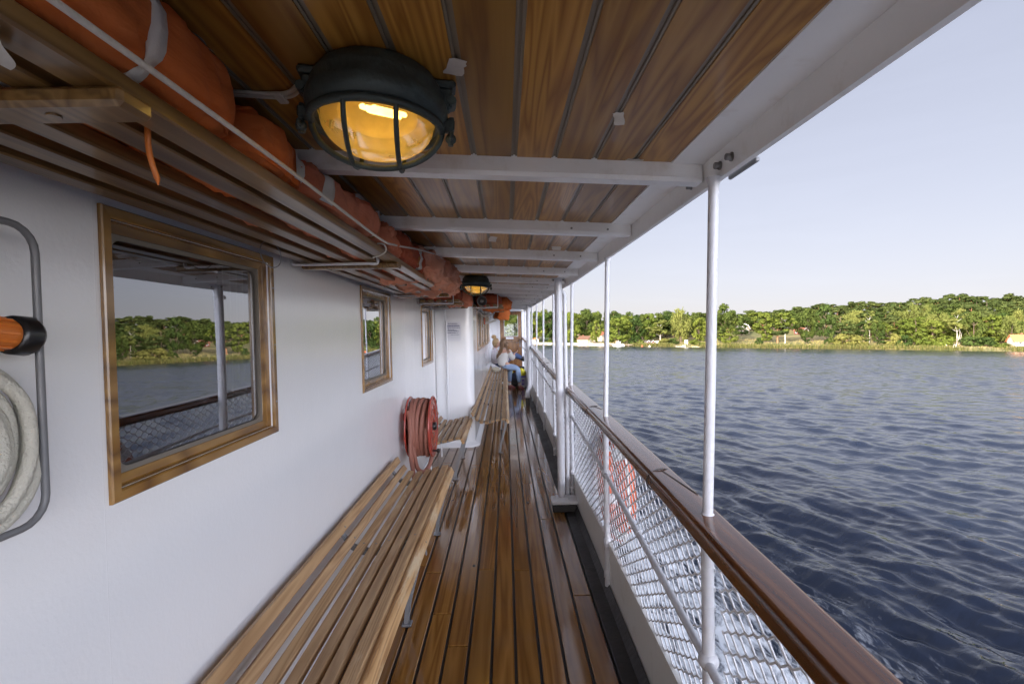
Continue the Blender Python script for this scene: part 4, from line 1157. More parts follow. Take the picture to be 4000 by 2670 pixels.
def hair_cap(m, hc, f, r, back, drop=0.0, cover=-.15):
    n, k = 24, 14; vs = []; fs = []
    s = f.cross(V((0, 0, 1))).normalized()
    for i in range(k + 1):
        t_ = math.pi * .80 * i / k
        for j in range(n):
            a = 2 * math.pi * j / n
            ca = math.cos(a)
            tt = t_ if ca < .35 else t_ * (.55 if ca > .75 else .70)
            wob = 1 + .03 * math.sin(9 * a + 3 * i)
            d = f * ca * math.sin(tt) * .98 + s * math.sin(a) * math.sin(tt) * .88 + V((0, 0, 1)) * math.cos(tt) * 1.22
            vs.append(hc + d * r * wob)
    for i in range(k):
        for j in range(n):
            l = (j + 1) % n; fs.append((i * n + j, (i + 1) * n + j, (i + 1) * n + l, i * n + l))
    m.add(vs, fs, True)
hair_cap(m, hc, V((.78, .6, 0)).normalized(), .104, 0)
rr = random.Random(12)
for i in range(36):      # long strands down the back, swept to the left shoulder
    a = rr.uniform(-1.3, 1.5); bx = V((-.62, -.72, 0)).normalized(); sx = V((.72, -.62, 0)).normalized()
    st = hc + (bx * math.cos(a) + sx * math.sin(a)) * .092 + V((0, 0, rr.uniform(-.02, .06)))
    e = rr.uniform(0, 1)
    if a < .9: pts = [st, st + V((-.012, -.03, -.09)), V((-.09 - .10 * e, 12.165 + .05 * e, .97 - .05 * e)), V((-.15 - .09 * e, 12.15 + .08 * e, .88 - .03 * e)), V((-.205 - .04 * e, 12.18 + .08 * e, .80 - .05 * e))]
    else: pts = [st, st + V((.01, -.03, -.10)), V((.02 + .05 * e, 12.15, .98)), V((.05 + .04 * e, 12.145, .90))]
    m.tube(smooth_pts(pts, 4), [.013 * (1 - .75 * q / (4 * (len(pts) - 1))) for q in range(4 * (len(pts) - 1) + 1)], 6)
m.build('hair', M['brown'], A)
ph = thing('phone', 'dark phone held up in the hand of person in white sweater', 'phone', (.25, 12.46, .92))
m = MB(); m.box(-.030, .030, -.058, .058, -.004, .004, .003, Matrix.Translation((.247, 12.45, .922)) @ Matrix.Rotation(R(-25), 4, 'Y') @ Matrix.Rotation(R(-60), 4, 'Z')); m.build('case', M['boot'], ph)
m = MB(); m.box(-.026, .026, -.054, .054, .004, .0048, 0, Matrix.Translation((.247, 12.45, .922)) @ Matrix.Rotation(R(-25), 4, 'Y') @ Matrix.Rotation(R(-60), 4, 'Z')); m.build('screen', flat('phone_screen', (.02, .02, .025), .1), ph)
# --- person leaning on the wall, legs stretched to the railing
B = thing('person', 'person in pale blouse with blond bun leaning on the wall, boots up on the railing', 'person', (-.3, 12.8, 0))
ch = [[(-.27, 12.80, .545, .12), (-.285, 12.79, .70, .105), (-.30, 12.78, .86, .115), (-.285, 12.78, .99, .07), (-.27, 12.775, 1.05, .045), (-.255, 12.77, 1.12, .075)],
      [2, (-.33, 12.66, .95, .058), (-.325, 12.57, .745, .043), (-.12, 12.58, .70, .034), (-.03, 12.62, .72, .028)],
      [2, (-.25, 12.91, .95, .058), (-.16, 12.96, .76, .043), (.0, 12.85, .74, .034), (.05, 12.80, .76, .028)],
      [0, (-.18, 12.73, .56, .095), (.20, 12.76, .84, .068), (.36, 12.78, .76, .056), (.50, 12.79, .69, .040), (.53, 12.79, .73, .034), (.54, 12.79, .80, .028)],
      [0, (-.18, 12.88, .56, .095), (.16, 12.93, .82, .068), (.34, 12.94, .75, .056), (.48, 12.94, .70, .040), (.51, 12.94, .74, .034), (.52, 12.94, .81, .028)]]
ch += hand((-.005, 12.64, .725), 6 + 3, (.9, .3, .1), .7, (0, .3, -1))
ch += hand((.075, 12.785, .765), 6 + 4 + 3, (.9, -.3, .1), .7, (0, -.3, -1), -1)
limbs('body', ch, M['skin'], B)
m = MB(); f2, s2, u2 = head(m, (-.245, 12.765, 1.140), (.93, -.25, -.28), .09); m.build('head', M['skin'], B)
m = MB()
fv = f2; upv = u2; sv_ = s2
for e in (-.032, .032):
    m.sphere(V((-.245, 12.765, 1.152)) + fv * .082 + sv_ * e, .008, 8, 6)
m.build('eye', M['boot'], B)
m = MB(); mp = V((-.245, 12.765, 1.085)) + fv * .078; m.sphere(mp, .016, 8, 6, sc=(.4, 1, .35)); m.build('mouth', flat('lip', (.42, .16, .14), .5), B)
m = MB()
hair_cap(m, V((-.262, 12.77, 1.152)), V((.96, -.25, 0)).normalized(), .103, 0)
m.sphere((-.315, 12.775, 1.30), .056, 12, 8, sc=(1, 1, .85))
for i in range(14):
    a = rr.uniform(0, 6.28); c0 = V((-.315, 12.775, 1.30)); m.tube(smooth_pts([c0 + V((.05 * math.cos(a), .05 * math.sin(a), -.02)), c0 + V((.06 * math.cos(a + .5), .06 * math.sin(a + .5), .02)), c0 + V((.03 * math.cos(a + 1), .03 * math.sin(a + 1), .055))], 4), .009, 6)
for i in range(8):
    m.tube(smooth_pts([(-.30 + .012 * i * .5, 12.69, 1.12), (-.33, 12.68, 1.04), (-.35 + .01 * i * .3, 12.69, .98)], 4), .008, 5)
m.build('hair', M['blond'], B)
limbs('blouse', [[(-.28, 12.80, .58, .150), (-.288, 12.79, .70, .140), (-.30, 12.78, .86, .148), (-.287, 12.78, .995, .082), (-.275, 12.777, 1.03, .055)],
                 [2, (-.33, 12.66, .95, .078), (-.33, 12.57, .745, .064), (-.15, 12.575, .70, .050), (-.08, 12.60, .71, .040)],
                 [2, (-.25, 12.91, .95, .078), (-.16, 12.96, .76, .062), (-.02, 12.87, .74, .048)]], M['blouse'], B)
limbs('jeans', [[(-.27, 12.80, .545, .138), (-.28, 12.80, .61, .12)],
                [0, (-.17, 12.73, .57, .112), (.02, 12.745, .71, .096), (.20, 12.76, .84, .080), (.36, 12.78, .76, .066), (.43, 12.785, .725, .052)],
                [0, (-.17, 12.88, .57, .112), (.0, 12.905, .70, .096), (.16, 12.93, .82, .080), (.34, 12.94, .75, .066), (.41, 12.94, .722, .052)]], M['djeans'], B)
for dy, dx in ((12.79, .0), (12.94, -.02)):
    m = MB(); m.tube(smooth_pts([(.40 + dx, dy, .74), (.47 + dx, dy, .70), (.505 + dx, dy, .695), (.525 + dx, dy, .73), (.535 + dx, dy, .80), (.538 + dx, dy, .86)], 4), [.058] * 6 + [.055] * 5 + [.05] * 5 + [.045] * 4 + [.03], 12)
    m.build('boot', M['boot'], B)
# --- bags on the deck and bench
def pouch(name, c, sx, sy, sz, mat, lab, cat, seed, ex=.7, amp=.02, parts=()):
    t = thing(name, lab, cat, (c[0], c[1], c[2])); m = MB(); n, k = 24, 16; sd = V((seed, seed * 2, seed * 3)); secs = []
    for i in range(k + 1):
        a = math.pi * (i / k - .5); row = []
        for j in range(n):
            b = 2 * math.pi * j / n; sg = lambda q: math.copysign(abs(q) ** ex, q)
            p = V((sx * sg(math.cos(a)) * sg(math.cos(b)), sy * sg(math.cos(a)) * sg(math.sin(b)), sz * sg(math.sin(a))))
            p *= 1 + amp * 8 * mnoise.noise(p * 9 + sd)
            row.append((c[0] + p.x, c[1] + p.y, max(c[2] + sz + p.z, c[2] + .001)))
        secs.append(row)
    m.loft(secs, True, True, True); m.build('bag_body', mat, t)
    for (nm, fn, mt) in parts:
        m = MB(); fn(m); m.build(nm, mt, t)
    return t
pouch('backpack', (.20, 12.62, .0), .15, .12, .17, M['bagblue'], 'dark navy backpack on deck below the person in white sweater', 'backpack', 1,
      parts=(('front_pocket', lambda m: m.box(.10, .30, 12.475, 12.51, .05, .18, .02), M['bagblack']), ('carry_loop', lambda m: m.tube(smooth_pts([(.15, 12.6, .33), (.2, 12.6, .37), (.25, 12.6, .33)], 4), .008, 6), M['bagblack'])))
pouch('rucksack', (.40, 13.05, .0), .12, .13, .24, M['bagblack'], 'tall black rucksack standing against the door', 'rucksack', 5,
      parts=(('lid', lambda m: m.sphere((.40, 13.03, .46), .11, 16, 10, sc=(1, 1, .4)), M['bagblack']),))
pouch('snack_bag', (.115, 12.70, .33), .075, .04, .045, M['yellow'], 'yellow snack bag lying on top of the navy backpack', 'snack bag', 3, .9, .04)
pouch('snack_bag', (.41, 12.42, .285), .075, .045, .105, M['yellow'], 'crumpled yellow foil bag standing in the white carrier box', 'snack bag', 9, .9, .06)
bx = thing('carrier_box', 'white box with purple top and print by the railing foot', 'box', (.415, 12.42, 0))
m = MB(); m.box(.34, .49, 12.34, 12.50, .002, .27, .004); m.build('box_body', M['sign'], bx)
m = MB(); m.box(.338, .492, 12.338, 12.502, .271, .295, .004); m.build('purple_rim', M['purple'], bx)
m = MB(); m.box(.385, .455, 12.337, 12.339, .07, .21); m.build('printed_panel', M['purple'], bx)
m = MB()
for z in (.16, .135, .11): m.box(.395, .445, 12.335, 12.3365, z, z + .012)
m.build('print_lines', M['sign'], bx)
pouch('folded_jacket', (-.27, 12.05, .455), .10, .13, .055, M['khaki'], 'khaki jacket folded on the far bench beside the person in white sweater', 'jacket', 4, .8, .04)
# ================================================================== CAMERA AND TILT OF THE BOAT
FPX, CXP, CYP = 1889.0, 2000.0, 1335.0
def cbasis(vy, vx, rl):
    Y = V((vx - CXP, -(vy - CYP), FPX)).normalized(); Z = V((-math.sin(rl), math.cos(rl), 0)); Z = (Z - Y * Z.dot(Y)).normalized()
    X = Y.cross(Z)
    if X.x < 0: X = -X
    return X, Y, Z
SX, SY, SZ = cbasis(1289, 1975, .021)                  # boat axes seen from the camera
Zw = V((.006, 1, -.0054)).normalized(); Yw = (SY - Zw * SY.dot(Zw)).normalized(); Xw = Yw.cross(Zw)
if Xw.x < 0: Xw = -Xw
EYEW = 3.2                                             # eye above the water
S_ = Matrix((SX, SY, SZ)).transposed(); W_ = Matrix((Xw, Yw, Zw)).transposed()
Rw = (W_.transposed() @ S_).to_4x4()
TILT = Matrix.Translation((0, 0, EYEW)) @ Rw @ Matrix.Translation((0, 0, -EYE))
cam = bpy.data.cameras.new('camera'); cam.lens = 17.0; cam.sensor_width = 36.0; cam.clip_start = .03; cam.clip_end = 20000
co = bpy.data.objects.new('camera', cam); col.objects.link(co)
rt, upc, fw = V((SX.x, SY.x, SZ.x)), V((SX.y, SY.y, SZ.y)), V((SX.z, SY.z, SZ.z))
co.matrix_world = Matrix(((rt.x, upc.x, -fw.x, 0), (rt.y, upc.y, -fw.y, 0), (rt.z, upc.z, -fw.z, EYE), (0, 0, 0, 1)))
register(co)
scene.camera = co
STATE['ship'] = False
bpy.context.view_layer.update()
for o in SHIP: o.matrix_world = TILT @ o.matrix_basis
for k in list(ORG): ORG[k] = ORG[k]

# ================================================================== WATER
def shoreY(x):
    return float(np.interp(x, [-200, -20, 22, 55, 86, 113, 149, 181, 300, 420, 520], [370, 330, 306, 253, 229, 209, 197, 169, 92, -10, -200]))
t = NT('lake_water'); P = t.n('NewGeometry').outputs['Position']
def sc(v, s): return t.n('VectorMath', {0: v, 1: s}, operation='MULTIPLY').outputs[0]
rot = t.n('VectorRotate', {'Vector': P, 'Angle': R(-24)}, rotation_type='Z_AXIS').outputs[0]
h1 = t.noise(sc(rot, (.55, 1.9, 1)), 1.0, 3, .55, .4)
h2 = t.noise(sc(rot, (2.6, 7.5, 1)), 1.0, 3, .6, .6)
h3 = t.noise(sc(P, (12, 12, 1)), 1.0, 2, .6)
dist = t.n('VectorMath', {0: P, 1: (0, 0, 3)}, operation='DISTANCE').outputs['Value']
far = t.maprange(dist, 10, 160, 0, 1)
hh = t.math('ADD', t.math('MULTIPLY', h1, t.maprange(dist, 12, 60, .030, .05)), t.math('ADD', t.math('MULTIPLY', h2, t.maprange(dist, 5, 50, .012, .02)), t.math('MULTIPLY', h3, .0022)))
nrm = t.bump(hh, 1.0, 1.0)
# foam: churned streaks along the hull, from the bow wave
sep = t.n('SeparateXYZ', {0: P})
mask = t.maprange(t.math('SUBTRACT', sep.outputs[0], t.math('MULTIPLY', t.math('SUBTRACT', 6.0, sep.outputs[1]), .12)), 2.3, 5.6, 1.0, 0.0)
f1 = t.noise(sc(P, (2.6, 1.0, 1)), 1.0, 8, .68, 1.2)
f2 = t.noise(sc(P, (7, 3.2, 1)), 1.0, 6, .7, .8)
ridge = t.math('MULTIPLY', t.math('ABSOLUTE', t.math('SUBTRACT', f1, .5)), 2.0)
fo = t.math('ADD', t.math('MULTIPLY', t.math('SUBTRACT', 1.0, ridge), .62), t.math('MULTIPLY', f2, .38))
foam = t.maprange(t.math('ADD', fo, t.math('MULTIPLY', t.math('SUBTRACT', mask, 1.0), .34)), .635, .79, 0, 1)
foam = t.math('MULTIPLY', foam, t.math('MINIMUM', mask, 1.0, clamp=True), clamp=True)
colr = t.mix(foam, (.012, .018, .034), (.62, .66, .70))
b = t.bsdf(Base_Color=colr, Roughness=t.math('ADD', t.maprange(dist, 8, 80, .03, .14), t.math('MULTIPLY', foam, .5)), IOR=1.38)
t.set(b, 'Normal', nrm)
M['water'] = t.m
# displaced sheet, fine near the boat and coarser with distance
nang, nrad = 900, 560
ang = np.concatenate([np.linspace(R(20), R(98), 640, endpoint=False), np.linspace(R(98), R(380), 260, endpoint=False)])
rad = np.concatenate([1.0 * (120.0 ** (np.arange(500) / 499.0)), 120.0 * (50.0 ** (np.arange(1, 61) / 60.0))])
rad = np.concatenate([np.exp(np.arange(0, math.log(41), .0062)), np.arange(41, 150, .26), np.arange(150, 330, .42), 330.0 * (18.0 ** (np.arange(1, 41) / 40.0))]); nrad = len(rad)
A_, R__ = np.meshgrid(ang, rad)
XX = R__ * np.cos(A_); YY = R__ * np.sin(A_); ZZ = np.zeros_like(XX)
rw = np.random.RandomState(5)
dr_ = np.maximum(np.minimum(R__ * .0062, np.where(R__ < 150, .26, .42)), R__ * .0021) + np.maximum(R__ - 330, 0) * .1
for i in range(84):
    wake = i % 2
    lam = .15 * ((10 if wake else 16) ** ((i // 2) / 41.0)); th = R(22) + rw.normal(0, .20) if wake else R(76) + rw.normal(0, .5)
    kx, ky = math.cos(th) * 2 * math.pi / lam, math.sin(th) * 2 * math.pi / lam
    ph = rw.uniform(0, 2 * math.pi); amp = .0066 * lam ** .74 * (1.0 if wake else .85)
    env = np.exp(-np.maximum(XX - 4, 0) / 9.0) if wake else 1 - .6 * np.exp(-np.maximum(XX - 2, 0) / 6.0)
    fade = np.clip((lam / np.maximum(dr_, 1e-6) - 2.5) / 3, 0, 1)
    pm = 1 + .6 * np.sin(XX * .33 * math.cos(i) + YY * .25 * math.sin(i * 2.1) + i)
    s = np.sin(kx * XX + ky * YY + ph + .7 * np.sin(.22 * ky * XX - .22 * kx * YY + ph * 3))
    ZZ += amp * fade * pm * env * (s + .25 * np.abs(s) - .22 * np.cos(2 * (kx * XX + ky * YY + ph)))
# diverging bow wave: a low ridge running away from the hull
for off, hgt, wd in ((2.1, .10, .35), (3.6, .07, .45), (5.4, .055, .6)):
    d = XX - off - (18 - YY) * .19; sel = np.exp(-(d / wd) ** 2) * np.clip((22 - YY) / 8, 0, 1) * np.clip((YY + 30) / 20, 0, 1)
    ZZ += hgt * sel * (XX > 0)
me = bpy.data.meshes.new('water')
nv_ = nang * nrad; vs = np.stack([XX, YY, ZZ], -1).reshape(-1, 3)
i0 = np.arange(nrad - 1)[:, None] * nang; j0 = np.arange(nang)[None, :]; j1 = (j0 + 1) % nang
fc = np.stack([i0 + j0, i0 + nang + j0, i0 + nang + j1, i0 + j1], -1).reshape(-1, 4)
fc = np.concatenate([fc], 0)
me.vertices.add(nv_); me.vertices.foreach_set('co', vs.ravel())
me.loops.add(fc.size); me.loops.foreach_set('vertex_index', fc.ravel().astype(np.int32))
me.polygons.add(len(fc)); me.polygons.foreach_set('loop_start', np.arange(0, fc.size, 4, dtype=np.int32)); me.polygons.foreach_set('loop_total', np.full(len(fc), 4, dtype=np.int32))
me.polygons.foreach_set('use_smooth', [True] * len(fc))
me.update(calc_edges=True); me.validate()
me.materials.append(M['water'])
wo = bpy.data.objects.new('water', me); col.objects.link(wo); tag(wo, kind='structure')

# ================================================================== SHORE
def dshore(x, y):      # metres behind the water's edge
    return (y - shoreY(x)) * .88
def ground(x, y):
    s = dshore(x, y)
    if s < 0: return max(-1.5, s * .25)
    flat_ = .35 + min(s, 34) * float(np.interp(x, [55, 105], [.05, .115]))
    rise = float(np.interp(x, [-50, 60, 100, 150, 230, 400], [.02, .03, .11, .14, .17, .17]))
    return min(flat_, .35 + s * .3) + max(0, s - 34) * rise * (1 if s < 130 else 130 / s)
m = MB(); nx, ny = 150, 46
xs = np.linspace(-260, 520, nx); ss = np.concatenate([np.linspace(-8, 4, 8), np.linspace(6, 240, ny - 8)])
vs = []; fs = []
for s in ss:
    for x in xs:
        y = shoreY(x) + s / .88; z = ground(x, y)
        z += .25 * mnoise.noise(V((x * .06, y * .06, 0))) * min(1, max(0, s / 8))
        vs.append((x, y, z))
for i in range(ny - 1):
    for j in range(nx - 1): fs.append((i * nx + j, i * nx + j + 1, (i + 1) * nx + j + 1, (i + 1) * nx + j))
m.add(vs, fs, True)
t = NT('meadow_ground'); P = t.n('NewGeometry').outputs['Position']
n1 = t.noise(sc(P, (.05, .09, .05)), 1.0, 5, .6); n2 = t.noise(sc(P, (.9, 1.4, .9)), 1.0, 4, .6)
c = t.ramp(n1, [(.36, (.075, .10, .022)), (.47, (.20, .17, .065)), (.62, (.30, .235, .10))])
xsel = t.n('SeparateXYZ', {0: P}).outputs[0]
c = t.mix(t.maprange(xsel, 40, 62, 1, 0), c, (.085, .135, .02))
c = t.mix(t.math('MULTIPLY', n2, .45), c, (.07, .075, .025))
b = t.bsdf(Base_Color=c, Roughness=.95); t.set(b, 'Normal', t.bump(n2, .6, .2))
m.build('shore_ground', t.m, origin=(0, 0, 0), kind='structure')

def leafmat(name, c0, c1, tr=.22):
    t = NT(name); ri = t.n('NewGeometry').outputs['Random Per Island']; ob = t.n('ObjectInfo').outputs['Random']
    c = t.mix(ri, c0, c1); c = t.mix(1.0, c, t.ramp(ob, [(0, (.78, .82, .75)), (1, (1.22, 1.15, 1.05))]), 'MULTIPLY')
    d = t.n('BsdfDiffuse', {'Color': c}); tl = t.n('BsdfTranslucent', {'Color': c})
    mx = t.n('MixShader', {0: tr, 1: d.outputs[0], 2: tl.outputs[0]}); t.t.links.new(mx.outputs[0], t.out.inputs[0]); return t.m
M['lf_bright'] = leafmat('bright_green_leaves', (.085, .115, .022), (.13, .16, .036))
M['lf_mid'] = leafmat('mid_green_leaves', (.05, .074, .020), (.085, .108, .030))
M['lf_dark'] = leafmat('dark_green_leaves', (.030, .052, .016), (.055, .082, .024), .2)
M['lf_pine'] = leafmat('pine_needles', (.045, .066, .024), (.085, .105, .034), .15)
M['lf_birch'] = leafmat('pale_birch_leaves', (.10, .12, .034), (.15, .165, .05))
M['lf_olive'] = leafmat('olive_scrub_leaves', (.09, .10, .028), (.16, .16, .05))
M['lf_reed'] = leafmat('reed_blades', (.095, .112, .032), (.22, .19, .075), .3)
M['bark'] = paint('grey_brown_bark', (.12, .085, .06), .9, .25, .6, 6)
M['pinebark'] = paint('orange_pine_bark', (.26, .13, .06), .9, .25, .6, 6)
M['whitebark'] = paint('bleached_white_bark', (.42, .39, .33), .8, .2, .6, 4)
TREE = {}
def tree_mesh(key, shape, h, w, leaf, lm, bm, seed, nleaf=1500, trunk_vis=.2, tr=.22, extra=None):
    """crown of many leaf clumps around limb tips inside an outline; tapered trunk with limbs"""
    rr = random.Random(seed); clumps = []
    nb = {'round': 34, 'tall': 30, 'pine': 18, 'cone': 34, 'weep': 30, 'bush': 16, 'thin': 16}[shape]
    tries = 0
    while len(clumps) < nb and tries < 4000:
        tries += 1
        u = rr.random(); a = rr.uniform(0, 6.283)
        if shape == 'round': R0 = math.sin(math.pi * min(1, max(0, .10 + .88 * u)) ) ** .62; z = trunk_vis * h + u * h * (1 - trunk_vis) * .95
        elif shape == 'tall': R0 = (math.sin(math.pi * (.08 + .86 * u ** .8))) ** .7; z = trunk_vis * h + u * h * (1 - trunk_vis) * .96
        elif shape == 'pine': R0 = (.45 + .75 * math.sin(math.pi * min(1, u * .85 + .1))); z = h * (.48 + .48 * u)
        elif shape == 'cone': R0 = (1 - u) ** .8 + .05; z = h * (.05 + .93 * u)
        elif shape == 'weep': R0 = math.sin(math.pi * (.12 + .80 * u)) ** .6; z = h * (.22 + .74 * u)
        elif shape == 'bush': R0 = math.sqrt(max(.05, 1 - u * u)); z = h * (.12 + .75 * u)
        else: R0 = .5 + .5 * math.sin(math.pi * u); z = h * (.4 + .56 * u)
        R0 *= .86 + .28 * mnoise.noise(V((math.cos(a) * 1.3, math.sin(a) * 1.3, u * 2.5 + seed)))
        q = rr.random() ** .45
        p = V((math.cos(a) * R0 * w / 2 * q, math.sin(a) * R0 * w / 2 * q, z))
        cr = (.125 if shape not in ('pine', 'bush') else .17) * w * rr.uniform(.7, 1.25)
        if shape == 'cone': cr = .11 * w * (1.25 - u * .7)
        if all((p - c).length > .55 * max(cr, d) for c, d in clumps): clumps.append((p, cr))
    vs = []; fs = []
    per = nleaf // max(1, len(clumps))
    for (c, cr) in clumps:
        for _ in range(int(per * rr.uniform(.7, 1.3))):
            d = V((rr.gauss(0, 1), rr.gauss(0, 1), rr.gauss(0, 1))); d.normalize()
            rad_ = cr * rr.uniform(.45, 1.12)
            zf = {'pine': .95, 'cone': .6, 'weep': 1.5}.get(shape, .8)
            p = c + V((d.x * rad_, d.y * rad_, d.z * rad_ * zf))
            if shape == 'weep': p.z -= rr.random() ** 2 * .12 * h
            if p.z < .03 * h: p.z = .03 * h + rr.random() * .1
            nrm_ = (d + V((rr.gauss(0, .3), rr.gauss(0, .3), rr.gauss(0, .3) + .2))).normalized()
            a = nrm_.orthogonal().normalized(); b = nrm_.cross(a); th = rr.uniform(0, 6.283)
            e1 = a * math.cos(th) + b * math.sin(th); e2 = nrm_.cross(e1)
            s = leaf * 1.15 * rr.uniform(.6, 1.35); s2 = s * (.55 if shape != 'weep' else .4)
            if shape == 'weep': e1 = (e1 * .35 + V((0, 0, -1))).normalized(); e2 = nrm_.cross(e1).normalized()
            k = len(vs); vs += [p - e1 * s, p - e2 * s2 + e1 * s * .1, p + e1 * s, p + e2 * s2 - e1 * s * .1]; fs.append((k, k + 1, k + 2, k + 3))
    cm = bpy.data.meshes.new(key + '_crown'); cm.from_pydata([tuple(p) for p in vs], [], fs); cm.materials.append(lm); cm.update()
    m = MB()
    if shape != 'bush':
        r0 = h * .016 * (1.3 if shape == 'round' else .55 if shape == 'thin' else 1); top = h * (.9 if shape in ('pine', 'cone', 'tall') else .72)
        path = smooth_pts([(0, 0, -.6), (rr.uniform(-.1, .1), rr.uniform(-.1, .1), h * .2), (rr.uniform(-.02, .02) * h, rr.uniform(-.02, .02) * h, h * .5), (rr.uniform(-.02, .02) * h, rr.uniform(-.02, .02) * h, top)], 4)
        m.tube(path, [r0 * (1.25 - 1.1 * i / (len(path) - 1)) for i in range(len(path))], 7)
        for (c, cr) in rr.sample(clumps, min(len(clumps), 9 if shape != 'cone' else 3)):
            zz = max(trunk_vis * h * .9, c.z - (c.xy.length) * .9); f = min(1, zz / top); st = path[min(len(path) - 1, int(f * (len(path) - 1)))]
            mid = (st + c) / 2 + V((0, 0, -.04 * h * .5))
            m.tube([st, mid, c], [r0 * .45, r0 * .3, r0 * .1], 5, cap=False)
    else:
        for k in range(5):
            a = k * 1.26; m.tube([(0, 0, -.2), (math.cos(a) * w * .15, math.sin(a) * w * .15, h * .35), (math.cos(a) * w * .3, math.sin(a) * w * .3, h * .6)], [.06, .05, .02], 5)
    tm = bpy.data.meshes.new(key + '_trunk'); tm.from_pydata(m.v, [], m.f); tm.polygons.foreach_set('use_smooth', m.sm); tm.materials.append(bm); tm.update()
    TREE[key] = (cm, tm, h, w)
for i in range(3): tree_mesh('oak%d' % i, 'round', 15, 13, .48, M[('lf_mid', 'lf_dark', 'lf_mid')[i]], M['bark'], 10 + i, 2600, .16)
for i in range(3): tree_mesh('lime%d' % i, 'tall', 15, 11, .46, M['lf_bright'], M['bark'], 20 + i, 2400, .10)
for i in range(4): tree_mesh('pine%d' % i, 'pine', 15, 6.4, .50, M['lf_pine'], M['pinebark'], 30 + i, 2200, .45)
for i in range(2): tree_mesh('fir%d' % i, 'cone', 16, 6, .42, M['lf_dark'], M['bark'], 40 + i, 1500, .05)
for i in range(2): tree_mesh('birch%d' % i, 'weep', 15, 11, .46, M['lf_birch'], M['bark'], 50 + i, 2300, .2)
for i in range(2): tree_mesh('thin%d' % i, 'thin', 14, 7, .40, M[('lf_birch', 'lf_bright')[i]], M['whitebark'], 60 + i, 1000, .4)
for i in range(3): tree_mesh('bush%d' % i, 'bush', 3, 4.2, .30, M[('lf_olive', 'lf_bright', 'lf_dark')[i]], M['bark'], 70 + i, 900, 0)
for i in range(2): tree_mesh('juniper%d' % i, 'cone', 6, 3.6, .26, M[('lf_mid', 'lf_dark')[i]], M['bark'], 80 + i, 1300, 0)
NT_ = [0]
def plant(key, x, y, h, w, lab, cat='tree', group=None, rot=None, name=None, dz=0.0):
    w *= 1.22
    cm, tm, h0, w0 = TREE[key]
    nm = name or {'oak': 'broadleaf_tree', 'lime': 'broadleaf_tree', 'pine': 'pine_tree', 'fir': 'fir_tree', 'birch': 'birch_tree', 'thin': 'slender_tree', 'bush': 'bush', 'juniper': 'juniper'}[key.rstrip('0123456789')]
    t = thing(nm, lab, cat, (x, y, ground(x, y) - .15 + dz), group)
    t.rotation_euler = (0, 0, rnd.uniform(0, 6.28) if rot is None else rot); t.scale = (w / w0, w / w0, h / h0)
    for part, me in (('crown', cm), ('trunk', tm)):
        o = bpy.data.objects.new(part, me); col.objects.link(o); o.parent = t
    NT_[0] += 1
    return t
def HZ(u): return 778 + .006 * (u - 1160)
def at(u, Y): return (u - 1160) / 1109.0 * Y
def top_z(u, v, Y): return EYEW + (HZ(u) - v) / 1109.0 * Y
def spec(key, u, vtop, back, wpx, lab, **k):
    """tree whose axis is at picture column u, standing `back` metres behind the water's edge"""
    Y = 240.0
    for _ in range(12): Y = shoreY(at(u, Y)) + back / .88
    x = at(u, Y); zt = top_z(u, vtop, Y); z0 = ground(x, Y) - .15
    return plant(key, x, Y, max(zt - z0, 1.5), wpx / 1109.0 * Y, lab, **k)
